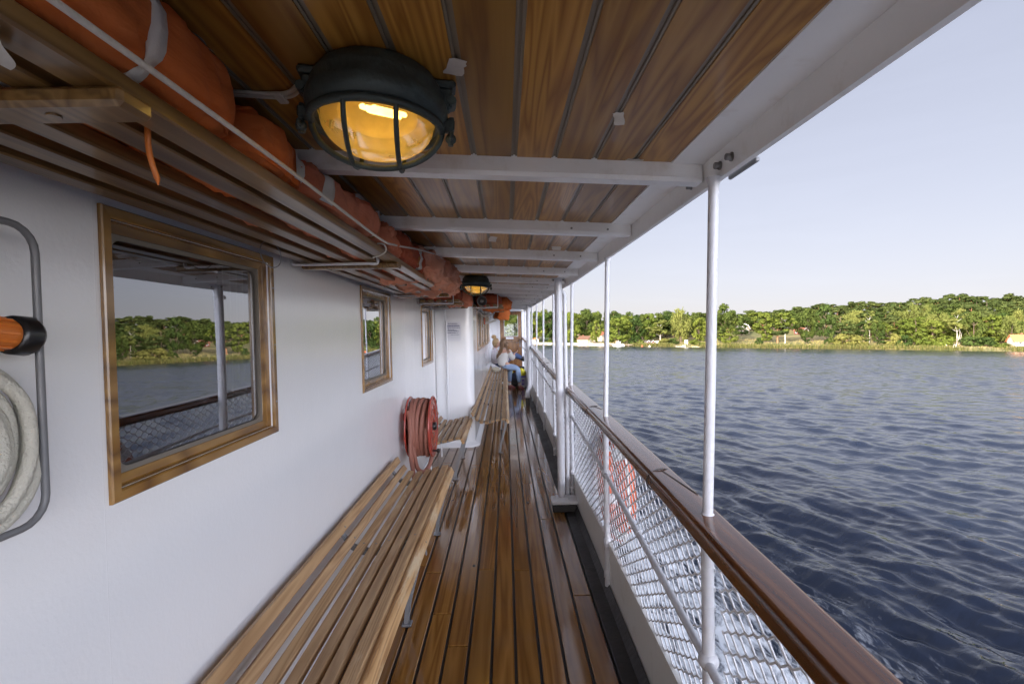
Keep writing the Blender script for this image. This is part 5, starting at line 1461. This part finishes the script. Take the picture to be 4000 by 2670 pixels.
# ---- single trees one can tell apart (picture column, top row, metres behind the shore, width in picture columns)
for a in [
 ('lime0', 1228, 713, 16, 46, 'bright green leafy tree between the far poles at left of the shore'),
 ('lime1', 1172, 716, 14, 44, 'leafy tree seen through the glass of the wooden door'),
 ('oak0', 1197, 722, 22, 40, 'leafy tree right of the door behind the farthest poles'),
 ('oak1', 1262, 716, 26, 40, 'darker broad tree behind the thick post on the far shore'),
 ('lime2', 1312, 716, 12, 40, 'bright broad tree just left of the low cottage'),
 ('oak2', 1346, 709, 34, 46, 'tall dark tree standing behind the low cottage'),
 ('lime0', 1367, 731, 15, 24, 'small light green tree right of the low cottage'),
 ('fir0', 1396, 711, 36, 20, 'dark pointed fir rising left of the big bright tree'),
 ('lime1', 1420, 724, 9, 58, 'big bright green tree above the moored cabin boat'),
 ('oak1', 1462, 731, 16, 32, 'dark dense tree between two bright trees behind the red huts'),
 ('lime2', 1489, 718, 26, 36, 'yellow green tall tree behind the two red huts'),
 ('thin0', 1516, 733, 9, 52, 'airy tree with slender trunks beside the arrow sign'),
 ('birch0', 1564, 712, 20, 46, 'weeping birch with drooping pale foliage above the meadow'),
 ('lime1', 1606, 726, 22, 30, 'light green tree just left of the nearest slim pole on shore'),
 ('oak0', 1664, 700, 12, 64, 'largest round tree on the shore right of the nearest slim pole'),
 ('lime0', 1676, 752, 8, 36, 'low leafy tree growing against the largest round tree'),
 ('oak1', 1705, 741, 46, 30, 'tree standing over the grey brown gambrel house'),
 ('lime2', 1760, 716, 18, 44, 'bright round tree right of the gambrel house'),
 ('pine1', 1788, 741, 16, 40, 'spreading low pine at the edge of the dry meadow'),
 ('thin1', 1806, 715, 14, 46, 'light green tree with several pale stems on the dry meadow'),
 ('oak2', 1857, 706, 26, 46, 'dark leafy oak behind the small red house'),
 ('oak1', 1900, 698, 24, 42, 'olive toned oak above the two dark junipers'),
 ('pine2', 1950, 736, 20, 28, 'dark flat topped pine in front of the dry hillside'),
 ('thin0', 2003, 712, 18, 32, 'pale birch with one white stem on the right meadow'),
 ('oak0', 2021, 728, 17, 26, 'small dark oak with forked grey trunk on the right meadow'),
 ('lime0', 2110, 722, 16, 50, 'bright leafy thicket tree low on the right shore'),
 ('lime1', 2150, 730, 14, 44, 'yellow green tree left of the bleached white trunks'),
 ('oak2', 2248, 713, 18, 44, 'broad green tree right of the bleached white trunks'),
 ('lime2', 2292, 722, 20, 46, 'mid green tree before the orange roofed house'),
 ('birch1', 2338, 728, 16, 40, 'pale leafy tree above the orange roofed house'),
]: spec(*a)
tdead = spec('thin0', 2208, 706, 13, 42, 'tall thin crowned tree with bleached white forked trunk')
m = MB(); hh_ = 9.0
for pts in (((0, 0, -.3), (.1, 0, 2), (-.5, .1, 5), (-1.6, 0, 9)), ((.05, 0, 1.5), (.6, 0, 4.2), (.5, .1, 7.5)), ((.5, .2, 0), (1.1, .1, 2.6), (1.3, 0, 4.6))):
    P_ = smooth_pts(pts, 5); m.tube(P_, [.12 * (1 - .7 * i / (len(P_) - 1)) for i in range(len(P_))], 7)
me_ = bpy.data.meshes.new('white_limbs'); me_.from_pydata(m.v, [], m.f); me_.materials.append(M['whitebark']); o = bpy.data.objects.new('bleached_limbs', me_); col.objects.link(o); o.parent = tdead
o.scale = tuple(1 / s for s in tdead.scale); tdead.rotation_euler = (0, 0, 0); o.location = (0, -.6 / tdead.scale[1], 0)
for a in [
 ('juniper0', 1914, 763, 9, 16, 'light green cone shaped juniper on the meadow edge'),
 ('juniper1', 1906, 751, 12, 17, 'dark juniper standing behind the light cone shaped one'),
 ('juniper1', 2034, 758, 8, 26, 'wide dark juniper bush at the middle of the right shore'),
 ('juniper0', 1996, 753, 12, 14, 'slim light juniper left of the wide dark one'),
 ('juniper1', 1856, 757, 14, 15, 'small round topped bushy tree before the red house'),
]: spec(*a, cat='juniper', name='juniper')
for u, v, bk, w, k, lab in [
 (1330, 777, 14, 20, 'bush1', 'green bush in front of the low cottage'), (1290, 776, 13, 24, 'bush2', 'dark bush on the quay right of the thick post'), (1262, 777, 13, 20, 'bush1', 'bush on the quay left of the thick post'),
 (1472, 776, 6, 16, 'bush1', 'yellow green bush left of the two red huts'), (1453, 774, 9, 22, 'bush2', 'dark bush below the dense dark tree'), (1528, 776, 7, 26, 'bush0', 'olive bush right of the arrow sign'), (1545, 775, 9, 24, 'bush2', 'green bush left of the speed sign'),
 (1600, 776, 7, 30, 'bush1', 'wide low bush right of the speed sign'), (1940, 766, 8, 34, 'bush0', 'olive scrub mound right of the light juniper'), (1968, 768, 8, 38, 'bush0', 'second olive scrub mound further right on the meadow'), (2060, 765, 7, 24, 'bush0', 'scrub right of the wide dark juniper'), (2085, 768, 8, 30, 'bush2', 'dark low scrub under the bright thicket'), (2130, 770, 9, 34, 'bush1', 'bright low bush under the yellow green tree'),
 (2180, 768, 9, 30, 'bush1', 'leafy bush left of the bleached trunk'), (2240, 771, 9, 34, 'bush2', 'dark bush right of the bleached trunk'), (2278, 772, 10, 34, 'bush2', 'bush close left of the orange roofed house'), (2312, 784, 6, 30, 'bush1', 'low bush in front of the orange roofed house'), (1745, 773, 10, 14, 'bush2', 'little round bush on the slope below the gambrel house')]:
    spec(k, u, v, bk, w, lab, cat='bush', name='bush')
# ---- the wood behind
vt_u = [1080, 1220, 1270, 1340, 1400, 1450, 1500, 1570, 1620, 1700, 1790, 1860, 1900, 1960, 2050, 2130, 2200, 2240, 2300, 2349, 2600]
vt_v = [712, 716, 715, 712, 714, 719, 719, 715, 716, 713, 709, 704, 698, 696, 690, 682, 678, 677, 678, 677, 680]
fr = random.Random(21)
LAB = {'pine': 'pine in the dense wood on the hill behind the right meadow', 'oak': 'dark broadleaf tree in the wood behind the shore', 'lime': 'bright broadleaf tree in the wood behind the shore', 'fir': 'dark fir in the wood behind the shore', 'birch': 'pale birch in the wood behind the shore'}
def wood_row(u0, u1, back, step, drop, kinds):
    u = u0
    while u < u1:
        k = fr.choice(kinds); uu = u + fr.uniform(-.3, .3) * step
        v = float(np.interp(uu, vt_u, vt_v)) + drop + (fr.uniform(-3, 5) if uu < 1640 else fr.uniform(-6, 7))
        key = k + str(fr.randrange({'pine': 4, 'oak': 3, 'lime': 3, 'fir': 2, 'birch': 2}[k]))
        w = {'pine': 30, 'oak': 40, 'lime': 38, 'fir': 22, 'birch': 36}[k] * fr.uniform(.8, 1.2)
        spec(key, uu, v, back + fr.uniform(-5, 5), w, LAB[k], group=LAB[k].replace(' in ', 's in ', 1).replace('tree', 'tree'))
        u += step * fr.uniform(.8, 1.2)
wood_row(1085, 1600, 62, 17, -1, ['oak', 'oak', 'lime', 'pine', 'fir'])
wood_row(1085, 1640, 42, 20, 7, ['oak', 'lime', 'oak'])
wood_row(1610, 1860, 95, 17, 0, ['pine', 'pine', 'oak'])
wood_row(1630, 1860, 68, 20, 10, ['pine', 'oak', 'oak', 'lime'])
wood_row(1840, 2980, 118, 20, 0, ['pine'])
wood_row(1850, 2980, 90, 20, 9, ['pine', 'pine', 'fir', 'oak'])
wood_row(1860, 2640, 64, 22, 22, ['pine', 'oak', 'pine', 'birch'])
wood_row(1930, 2640, 42, 26, 40, ['oak', 'pine', 'lime', 'birch'])
wood_row(2045, 2900, 26, 30, 58, ['oak', 'lime', 'birch', 'lime'])
# trees further along both ends of the bay
for i, (x, back) in enumerate([(-30, 30), (-45, 40), (-62, 28), (-80, 44), (-100, 30), (-124, 40), (-150, 30)]):
    plant(('oak%d' % (i % 3)), x, shoreY(x) + back, 15 + i % 3 * 2, 13, 'tree on the shore hidden behind the bow of the boat', group='trees beyond the bow')

# ---- reeds along the water's edge (uncountable)
rr = random.Random(31); vs = []; fs = []
x = 52.0
while x < 330:
    y0 = shoreY(x); u = 1160 + 1109 * x / y0
    dens = .55 + .55 * mnoise.noise(V((x * .12, 3, 0)))
    if 1545 < u < 1606: dens *= .06
    if 2225 < u < 2330: dens *= .25
    if u < 1450: dens *= .2
    nb = int(15 * max(.05, dens))
    for _ in range(nb):
        px = x + rr.uniform(-.4, .4); py = shoreY(px) + rr.uniform(-2.2, 3.2); h = rr.uniform(1.1, 2.2) * (.70 + .4 * dens)
        a = rr.uniform(0, 3.14); w = rr.uniform(.05, .13); lx, ly = rr.uniform(-.4, .4), rr.uniform(-.3, .3)
        dx, dy = math.cos(a) * w, math.sin(a) * w; z0 = max(-.1, ground(px, py))
        k = len(vs); vs += [(px - dx, py - dy, z0), (px + dx, py + dy, z0), (px + lx * .4 + dx, py + ly * .4 + dy, z0 + h * .6), (px + lx * .4 - dx, py + ly * .4 - dy, z0 + h * .6), (px + lx, py + ly, z0 + h)]
        fs += [(k, k + 1, k + 2, k + 3), (k + 3, k + 2, k + 4)]
    x += .22
m = MB(); m.add(vs, fs); m.build('reeds', M['lf_reed'], origin=(0, 0, 0), label='band of tall green reeds along the far water edge', cat='reeds', kind='stuff')
vs = []; fs = []
for _ in range(9000):
    x = rr.uniform(55, 320); s = rr.uniform(2, 34); y = shoreY(x) + s / .88; h = rr.uniform(.25, .7); z0 = ground(x, y) - .05; w = .16; a = rr.uniform(0, 3.1); dx, dy = math.cos(a) * w, math.sin(a) * w
    k = len(vs); vs += [(x - dx, y - dy, z0), (x + dx, y + dy, z0), (x + dx * .3 + rr.uniform(-.2, .2), y, z0 + h)]; fs.append((k, k + 1, k + 2))
m = MB(); m.add(vs, fs); t = NT('dry_grass_tufts'); ri = t.n('NewGeometry').outputs['Random Per Island']; t.bsdf(Base_Color=t.mix(ri, (.30, .235, .09), (.14, .15, .035)), Roughness=.95)
m.build('dry_grass', t.m, origin=(0, 0, 0), label='dry yellow grass tufts over the shore meadow', cat='grass', kind='stuff')

# ---- houses
M['hw_yellow'] = paint('pale_yellow_boards', (.62, .53, .30), .8, .06, .4, 3); M['hw_white'] = paint('cream_render', (.66, .60, .46), .8, .06, .3, 3); M['hw_red'] = paint('falu_red_boards', (.13, .036, .026), .85, .1, .4, 4)
M['hw_grey'] = paint('grey_brown_boards', (.17, .14, .10), .85, .1, .4, 4); M['hw_ochre'] = paint('ochre_boards', (.46, .33, .13), .8, .08, .3, 4)
M['rf_brown'] = paint('mossy_brown_tiles', (.105, .055, .034), .85, .3, .8, 2.5); M['rf_red'] = paint('red_roof_tiles', (.20, .075, .04), .8, .2, .8, 2.5); M['rf_orange'] = paint('orange_roof_tiles', (.42, .16, .065), .75, .15, .8, 2.5); M['rf_dark'] = paint('dark_roof_felt', (.06, .05, .045), .85, .2, .6, 3); M['rf_grey'] = paint('grey_roof_sheet', (.19, .18, .16), .6, .15, .5, 3)
M['trim'] = flat('white_trim', (.78, .77, .73), .6); M['darkpane'] = flat('dark_pane', (.025, .03, .035), .12); M['concrete'] = paint('pale_concrete', (.33, .30, .25), .85, .15, .6, 2); M['stone'] = paint('lichen_stone', (.36, .32, .26), .9, .25, .9, 1.6); M['jetwood'] = paint('weathered_jetty_wood', (.20, .16, .12), .85, .2, .6, 3); M['hullwhite'] = paint('white_gelcoat', (.80, .80, .79), .25, .03, .05, 3)
def hpos(u, back):
    Y = 240.0
    for _ in range(12): Y = shoreY(at(u, Y)) + back / .88
    return at(u, Y), Y
def house(name, u, back, wid, dep, hw, hr, rot, wall, roof_, lab, wins=2, chim=True, cat='house', over=.35, gambrel=False, z=None, trim=True, gwin=1):
    """gable end (width wid) towards -y of its own frame, ridge along its y; rot turns it about z"""
    x, y = hpos(u, back); z0 = (ground(x, y) if z is None else z) - .1
    t = thing(name, lab, cat, (x, y, z0)); Mx = Matrix.Translation((x, y, z0)) @ Matrix.Rotation(R(rot), 4, 'Z')
    w, d = wid / 2, dep / 2
    m = MB()
    if gambrel: gp = [(-w, 0), (w, 0), (w, hw), (w * .72, hw + hr * .68), (0, hw + hr), (-w * .72, hw + hr * .68), (-w, hw)]
    else: gp = [(-w, 0), (w, 0), (w, hw), (0, hw + hr), (-w, hw)]
    m.loft([[(a, -d, b) for a, b in gp], [(a, d, b) for a, b in gp]], True, True, M=Mx); m.build('house_wall', wall, t)
    m = MB(); th = .14
    top = gp[2:]; o = over
    line = [(top[0][0] + o, top[0][1] - o * .8)] + top[1:-1] + [(top[-1][0] - o, top[-1][1] - o * .8)]
    sec = [(a, b + .03) for a, b in line] + [(a, b + .03 + th) for a, b in line[::-1]]
    m.loft([[(a, -d - o, b) for a, b in sec], [(a, d + o, b) for a, b in sec]], True, True, M=Mx)
    rf = m.build('roof', roof_, t)
    if trim:
        m = MB(); sec2 = [(a, b - .06) for a, b in line] + [(a, b + .05 + th) for a, b in line[::-1]]
        m.loft([[(a, -d - o - .06, b) for a, b in sec2], [(a, -d - o - .005, b) for a, b in sec2]], True, True, M=Mx); m.build('bargeboard', M['trim'], rf)
    if chim:
        m = MB(); m.box(-.25, .25, d * .3, d * .3 + .5, hw + hr * .6, hw + hr + .7, 0, Mx); m.build('chimney', M['rf_red'], rf)
    def win(a0, a1, b0, b1, side):
        m = MB()
        if side == 'g': bx = lambda i, o1, o2: m.box(a0 - i, a1 + i, -d - o2, -d - o1, b0 - i, b1 + i, 0, Mx)
        elif side == 'l': bx = lambda i, o1, o2: m.box(-w - o2, -w - o1, a0 - i, a1 + i, b0 - i, b1 + i, 0, Mx)
        else: bx = lambda i, o1, o2: m.box(w + o1, w + o2, a0 - i, a1 + i, b0 - i, b1 + i, 0, Mx)
        bx(.10, .004, .05); f = m.build('window', M['trim'], t)
        m = MB(); bx(0, .051, .06); m.build('pane', M['darkpane'], f)
    ws = min(.9, wid * .25); hs = min(1.1, hw * .45); zb = hw * .35
    if gwin == 1: win(-ws / 2, ws / 2, zb, zb + hs, 'g')
    elif gwin > 1:
        for k in range(gwin): c = -w + wid * (k + .5) / gwin; win(c - ws / 2, c + ws / 2, zb, zb + hs, 'g'); win(c * .55 - ws * .4, c * .55 + ws * .4, hw + .25, hw + .25 + hs * .8, 'g')
    for k in range(wins):
        c = -d + dep * (k + .5) / wins
        win(c - .4, c + .4, zb, zb + hs, 'l'); win(c - .4, c + .4, zb, zb + hs, 'r')
    return t, Mx
house('cottage', 1343, 15, 4.6, 8.6, 2.3, 2.1, 38, M['hw_yellow'], M['rf_brown'], 'low pale yellow cottage with mossy brown roof on the quay', 2, True, 'cottage', trim=False)
house('villa', 1207, 28, 8, 9, 5.2, 2.4, 20, M['hw_white'], M['rf_grey'], 'cream two storey villa glimpsed between the farthest poles', 3, True, 'house', gwin=2)
house('hut', 1228, 12, 3.2, 3.6, 2.3, 1.0, 30, M['hw_white'], M['rf_orange'], 'small cream kiosk with red roof near the quay at left', 1, False, 'hut', trim=False)
house('house', 1378, 38, 8, 10, 3.6, 2.4, 35, M['hw_white'], M['rf_red'], 'pale house with reddish roof half hidden behind the second slim pole', 2, True, 'house', trim=False)
house('bath_hut', 1485.5, 6.5, 1.9, 3.2, 1.35, .95, 12, M['hw_red'], M['rf_dark'], 'left one of the two tiny red huts with white gables by the reeds', 1, False, 'hut', .22)
house('bath_hut', 1496, 6.5, 1.9, 3.2, 1.35, .95, 12, M['hw_red'], M['rf_dark'], 'right one of the two tiny red huts, nearer the arrow sign', 1, False, 'hut', .22)
house('gambrel_house', 1707, 58, 5.4, 7, 2.6, 2.6, -12, M['hw_grey'], M['rf_grey'], 'grey brown gambrel roofed house on the slope among trees', 2, True, 'house', gambrel=True, gwin=2)
house('red_house', 1842, 52, 3.6, 5, 2.0, 1.4, 25, M['hw_red'], M['rf_red'], 'dark red cabin half hidden under trees on the meadow edge', 2, False, 'house')
house('orange_roof_house', 2374, 11, 6.5, 9, 1.9, 2.3, 62, M['hw_white'], M['rf_orange'], 'low house with orange tiled roof at the right picture edge', 3, True, 'house', .5)
# ---- shore signs
def sboard(name, u, back, w, h, zb, lab, draw):
    x, y = hpos(u, back); z0 = ground(x, y); t = thing(name, lab, 'sign', (x, y, z0)); rot_ = Matrix.Translation((x, y, z0)) @ Matrix.Rotation(R(8), 4, 'Z')
    m = MB(); m.box(-w / 2, w / 2, -.04, .04, zb, zb + h, 0, rot_); m.build('board', M['trim'], t)
    for sx in (-w * .36, w * .36):
        m = MB(); m.tube([(sx, .09, -.3), (sx, .09, zb + h * .8)], .06, 8, M=rot_); m.build('leg', M['hw_white'], t)
    draw(t, rot_, zb)
def d8(t, rot_, zb): text('8', 1.75, M['ink8'], t, V((0, 0, 0)), rot_ @ Matrix.Translation((0, -.05, zb + .88)) @ FACE_MY, 'digit', .01)
M['ink8'] = flat('black_sign_paint', (.02, .02, .022), .6)
sboard('speed_sign', 1576.5, 4.0, 1.65, 1.7, 1.0, 'white square board with black number 8 standing at the shore', d8)
def darrow(t, rot_, zb):
    m = MB()
    for p in ([(-.45, .15), (-.1, .55), (.02, .42), (-.32, .02)], [(-.15, .78), (.42, .98), (.22, .72), (.05, .8)], [(.05, .72), (.30, .55), (.10, .38), (-.02, .52)], [(-.2, .62), (.12, .90), (.20, .78), (-.1, .50)]):
        q = [(a, -.05, zb + .15 + b) for a, b in p] + [(a, -.045, zb + .15 + b) for a, b in p]
        m.add(q, [(0, 1, 2, 3), (7, 6, 5, 4), (0, 4, 5, 1), (1, 5, 6, 2), (2, 6, 7, 3), (3, 7, 4, 0)], False, rot_)
    m.build('arrow_mark', M['ink8'], t)
    m = MB(); m.box(-.76, .76, -.045, -.041, zb - .0, zb + .07, 0, rot_); m.box(-.76, .76, -.045, -.041, zb + 1.33, zb + 1.4, 0, rot_); m.box(-.76, -.69, -.045, -.041, zb + .07, zb + 1.33, 0, rot_); m.box(.69, .76, -.045, -.041, zb + .07, zb + 1.33, 0, rot_); m.build('red_edge', M['hw_red'], t)
sboard('cable_sign', 1509, 5.5, 1.5, 1.4, .75, 'white board with black jagged arrow beside the red huts', darrow)
for u, vt, vb, bk, lab in ((1870, 752, 776, 26, 'thin grey utility pole on the meadow before the dark oak'), (1934, 728, 770, 40, 'pale utility pole on the dry hillside clearing')):
    x, y = hpos(u, bk); z = ground(x, y); m = MB(); m.tube([(x, y, z - .3), (x, y, top_z(u, vt, y))], [.16, .11], 8); m.tube([(x - .7, y, top_z(u, vt, y) - .5), (x + .7, y, top_z(u, vt, y) - .5)], .05, 6); m.build('utility_pole', M['bark'], label=lab, cat='pole')
# ---- quay, pontoon, jetty
def quay_line(u): x = at(u, 300); return x
q = thing('stone_quay', 'pale stone and concrete quay wall along the left shore', 'quay', (40, 280, 0)); m = MB(); secs = []
for x in np.linspace(-4, 61, 40):
    y = shoreY(x); j = .15 * mnoise.noise(V((x, 0, 0)))
    secs.append([(x, y + .2 + j, -1), (x, y + j, 1.3), (x, y + 2.6, 1.42), (x, y + 3, -1)])
m.loft(secs, True, True); m.build('quay_wall', M['concrete'], q)
m = MB(); rr = random.Random(5)
for _ in range(110):
    x = rr.uniform(-2, 52); y = shoreY(x) - rr.uniform(.2, 1.3); r = rr.uniform(.25, .6); m.sphere((x, y, r * .3), r, 7, 5, sc=(1.2, .9, .8))
m.build('rubble_foot', M['stone'], q)
def slab(name, u0, u1, off, dep, z0, z1, mat, lab, cat, piles=True):
    xa, _ = hpos(u0, 0); xb, _ = hpos(u1, 0); ya, yb = shoreY(xa) + off, shoreY(xb) + off
    t = thing(name, lab, cat, ((xa + xb) / 2, (ya + yb) / 2, z0)); m = MB(); d = V((xb - xa, yb - ya, 0)).normalized(); n = V((-d.y, d.x, 0)) 
    c = [V((xa, ya, 0)), V((xb, yb, 0)), V((xb, yb, 0)) + n * dep, V((xa, ya, 0)) + n * dep]
    m.loft([[(*p.xy, z) for p in c] for z in (z0, z1)], True, True); m.build('deck_slab', mat, t)
    if piles:
        L = (V((xb - xa, yb - ya, 0))).length
        for k in range(int(L / 4) + 1):
            p = c[0] + d * (k * 4 + .5) - n * .12; m = MB(); m.tube([(p.x, p.y, -1.5), (p.x, p.y, z1 + .5)], .13, 8); m.build('pile', M['jetwood'], t)
slab('pontoon', 1346, 1391, -3.6, 2.6, -.4, .85, M['concrete'], 'floating concrete pontoon in front of the quay between the boats', 'pontoon', False)
slab('jetty', 1391, 1448, -2.6, 2.2, .65, .95, M['jetwood'], 'dark wooden jetty behind the moored cabin boat', 'jetty')
def boat(u, off, L, rot, lab, cabin):
    x, _ = hpos(u, 0); y = shoreY(x) + off; t = thing('motor_boat', lab, 'boat', (x, y, 0)); Mx = Matrix.Translation((x, y, 0)) @ Matrix.Rotation(R(rot), 4, 'Z')
    secs = []; W = L * .17
    for u_ in np.linspace(0, 1, 14):
        w = W * (1 - max(0, (u_ - .45) / .55) ** 2.2); k = -.3 + .35 * max(0, u_ - .6); dk = .75 + .45 * u_ ** 2
        xx = -L / 2 + L * u_ + (0)
        secs.append([(xx, -w * .2, k), (xx, w * .2, k), (xx, w * .85, .15), (xx, w + .01, dk), (xx, -w - .01, dk), (xx, -w * .85, .15)])
    m = MB(); m.loft(secs, True, True, False, Mx); m.build('hull', M['hullwhite'], t)
    m = MB()
    if cabin:
        m.loft([[(-.9, -W * .75, .8), (1.1, -W * .7, .8), (1.1, W * .7, .8), (-.9, W * .75, .8)], [(-.8, -W * .65, 2.3), (.8, -W * .62, 2.3), (.8, W * .62, 2.3), (-.8, W * .65, 2.3)]], True, True, False, Mx)
        m.box(-1.1, 1.0, -W * .75, W * .75, 2.3, 2.4, .03, Mx)
        m.build('cabin', M['hullwhite'], t); m = MB()
        for a in (-.62, .12): m.box(a, a + .5, -W * .735, -W * .70, 1.55, 2.05, 0, Mx @ Matrix.Rotation(R(-4), 4, 'X') if False else Mx)
        m.box(1.0, 1.02, -W * .45, W * .45, 1.5, 2.1, 0, Mx); m.build('window', M['darkpane'], t)
        m = MB(); m.tube([(0, 0, 2.4), (0, 0, 3.3)], .03, 6, M=Mx); m.build('mast', M['hullwhite'], t)
    else:
        m.loft([[(-.5, -W * .8, .85), (1.5, -W * .6, 1.0), (1.5, W * .6, 1.0), (-.5, W * .8, .85)], [(-.3, -W * .6, 1.6), (.4, -W * .5, 1.6), (.4, W * .5, 1.6), (-.3, W * .6, 1.6)]], True, True, False, Mx)
        m.build('windscreen', M['darkpane'], t); m = MB(); m.box(-.5, .3, -W * .7, W * .7, 1.602, 1.68, .03, Mx); m.box(-L / 2 - .35, -L / 2 + .02, -.25, .25, .1, 1.2, .08, Mx); m.build('canopy', M['hullwhite'], t)
boat(1334, -6.0, 4.8, 15, 'small white motor boat moored at the quay left of the pontoon', False)
boat(1413, -6.4, 6.2, 200, 'white cabin boat moored at the dark wooden jetty', True)
for u, off, c, lab in ((1468, -5, 'lifebuoy', 'red mooring buoy floating off the reeds'), (1482, -7, 'hw_white', 'cream mooring buoy floating right of the red one')):
    x, _ = hpos(u, 0); y = shoreY(x) + off; m = MB(); m.sphere((x, y, .15), .5, 14, 10); m.tube([(x, y, .6), (x, y, .85)], .06, 6); m.build('mooring_buoy', M[c], label=lab, cat='buoy')
rr = random.Random(77)
for i in range(14):
    u = 1550 + i * 4.2; x, y = hpos(u, rr.uniform(-1.5, 1.0)); r = .9 if i == 5 else rr.uniform(.25, .5)
    m = MB(); m.sphere((0, 0, 0), r, 10, 7, sc=(1.2, 1, .75)); m.v = [tuple(V(p) * (1 + .25 * mnoise.noise(V(p) * 2 + V((i, 0, 0)))) + V((x, y, r * .35))) for p in m.v]
    m.build('shore_rock', M['stone'], label='largest rounded boulder below the speed sign' if i == 5 else 'small stone on the stony shore below the speed sign', cat='rock', group='stones below the speed sign')
for u, bk, h, lab in ((2183, 2.0, 1.1, 'white stake left of three at the water edge below the bleached tree'), (2201, 1.2, 1.2, 'white stake nearest the water below the bleached tree'), (2206, 3.0, 1.0, 'tilted white stake right of three below the bleached tree')):
    x, y = hpos(u, bk); z = ground(x, y); m = MB(); m.tube([(x, y, z - .2), (x + .1, y, z + h), (x + .1, y, z + h + .08)], [.14, .12, .04], 8); m.build('white_stake', M['trim'], label=lab, cat='stake')

# ================================================================== SKY, SUN, RENDER
SUN_AZ = V((.66, .75)).normalized(); SUN_EL = R(20)
w = bpy.data.worlds.new('World'); scene.world = w; w.use_nodes = True; nt_ = w.node_tree
bg = nt_.nodes['Background']; sky = nt_.nodes.new('ShaderNodeTexSky'); sky.sky_type = 'NISHITA'; sky.sun_disc = False
sky.sun_elevation = SUN_EL; sky.sun_rotation = math.atan2(-SUN_AZ.x, -SUN_AZ.y); sky.altitude = 0; sky.air_density = 1.0; sky.dust_density = 1.2; sky.ozone_density = 2.0
def wn(typ, **kw):
    x = nt_.nodes.new('ShaderNode' + typ)
    for k, v in kw.items(): setattr(x, k, v)
    return x
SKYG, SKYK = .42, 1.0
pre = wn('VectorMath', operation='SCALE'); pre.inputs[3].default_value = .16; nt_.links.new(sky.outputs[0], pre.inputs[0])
gm = wn('Gamma'); gm.inputs[1].default_value = SKYG; nt_.links.new(pre.outputs[0], gm.inputs[0])      # gamma flattens the sky's contrast
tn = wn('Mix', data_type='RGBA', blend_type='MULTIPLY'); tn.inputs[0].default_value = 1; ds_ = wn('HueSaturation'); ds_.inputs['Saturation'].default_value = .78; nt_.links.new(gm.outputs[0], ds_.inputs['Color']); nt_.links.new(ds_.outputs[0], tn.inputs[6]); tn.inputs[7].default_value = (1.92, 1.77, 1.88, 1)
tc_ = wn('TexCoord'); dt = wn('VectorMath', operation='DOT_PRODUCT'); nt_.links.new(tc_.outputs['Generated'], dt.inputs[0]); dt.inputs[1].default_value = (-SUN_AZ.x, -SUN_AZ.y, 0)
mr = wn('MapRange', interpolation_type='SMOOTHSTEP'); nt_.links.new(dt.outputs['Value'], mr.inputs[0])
for i_, v_ in enumerate((-.74, .25, 0.0, 12.8)): mr.inputs[i_ + 1].default_value = v_  # low sky behind the view made far brighter, added to light the shaded deck
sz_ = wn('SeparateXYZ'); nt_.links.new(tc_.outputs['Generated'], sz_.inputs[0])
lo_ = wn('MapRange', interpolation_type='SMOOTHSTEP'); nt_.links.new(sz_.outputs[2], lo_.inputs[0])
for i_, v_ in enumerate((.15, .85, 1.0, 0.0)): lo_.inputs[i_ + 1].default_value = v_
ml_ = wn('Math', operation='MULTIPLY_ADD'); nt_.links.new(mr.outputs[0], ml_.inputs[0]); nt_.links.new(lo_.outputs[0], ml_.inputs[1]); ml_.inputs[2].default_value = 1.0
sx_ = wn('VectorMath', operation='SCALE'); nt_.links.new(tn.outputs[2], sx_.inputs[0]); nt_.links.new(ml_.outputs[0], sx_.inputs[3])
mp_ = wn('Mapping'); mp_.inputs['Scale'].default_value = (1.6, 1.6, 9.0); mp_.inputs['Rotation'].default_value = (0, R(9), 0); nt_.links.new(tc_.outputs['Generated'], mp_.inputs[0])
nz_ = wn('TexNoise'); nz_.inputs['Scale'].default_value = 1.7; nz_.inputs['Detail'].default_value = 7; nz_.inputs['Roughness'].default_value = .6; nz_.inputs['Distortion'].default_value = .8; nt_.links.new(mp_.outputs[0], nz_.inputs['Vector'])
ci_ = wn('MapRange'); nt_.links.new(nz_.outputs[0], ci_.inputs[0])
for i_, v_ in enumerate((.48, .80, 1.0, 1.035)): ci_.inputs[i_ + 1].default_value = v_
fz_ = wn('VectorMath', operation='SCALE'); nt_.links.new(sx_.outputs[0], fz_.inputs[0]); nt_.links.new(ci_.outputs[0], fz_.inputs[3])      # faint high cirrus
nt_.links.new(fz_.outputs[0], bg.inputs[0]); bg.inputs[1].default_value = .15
sl = bpy.data.lights.new('sun', 'SUN'); sl.energy = 3.05; sl.angle = R(.5); sl.color = (1, .87, .68)
so = bpy.data.objects.new('sun', sl); col.objects.link(so)
so.rotation_euler = V((SUN_AZ.x * math.cos(SUN_EL), SUN_AZ.y * math.cos(SUN_EL), -math.sin(SUN_EL))).to_track_quat('-Z', 'Y').to_euler(); so.location = (0, 0, 60)
scene.view_settings.view_transform = 'Standard'; scene.view_settings.look = 'None'; scene.view_settings.exposure = 1.68; scene.view_settings.gamma = 1
scene.render.engine = 'CYCLES'
cy = scene.cycles
cy.use_denoising = True
try: cy.denoiser = 'OPENIMAGEDENOISE'
except Exception: pass
cy.max_bounces = 10; cy.diffuse_bounces = 5; cy.glossy_bounces = 4; cy.transmission_bounces = 4; cy.transparent_max_bounces = 12; cy.caustics_reflective = False; cy.caustics_refractive = False; cy.sample_clamp_indirect = 8
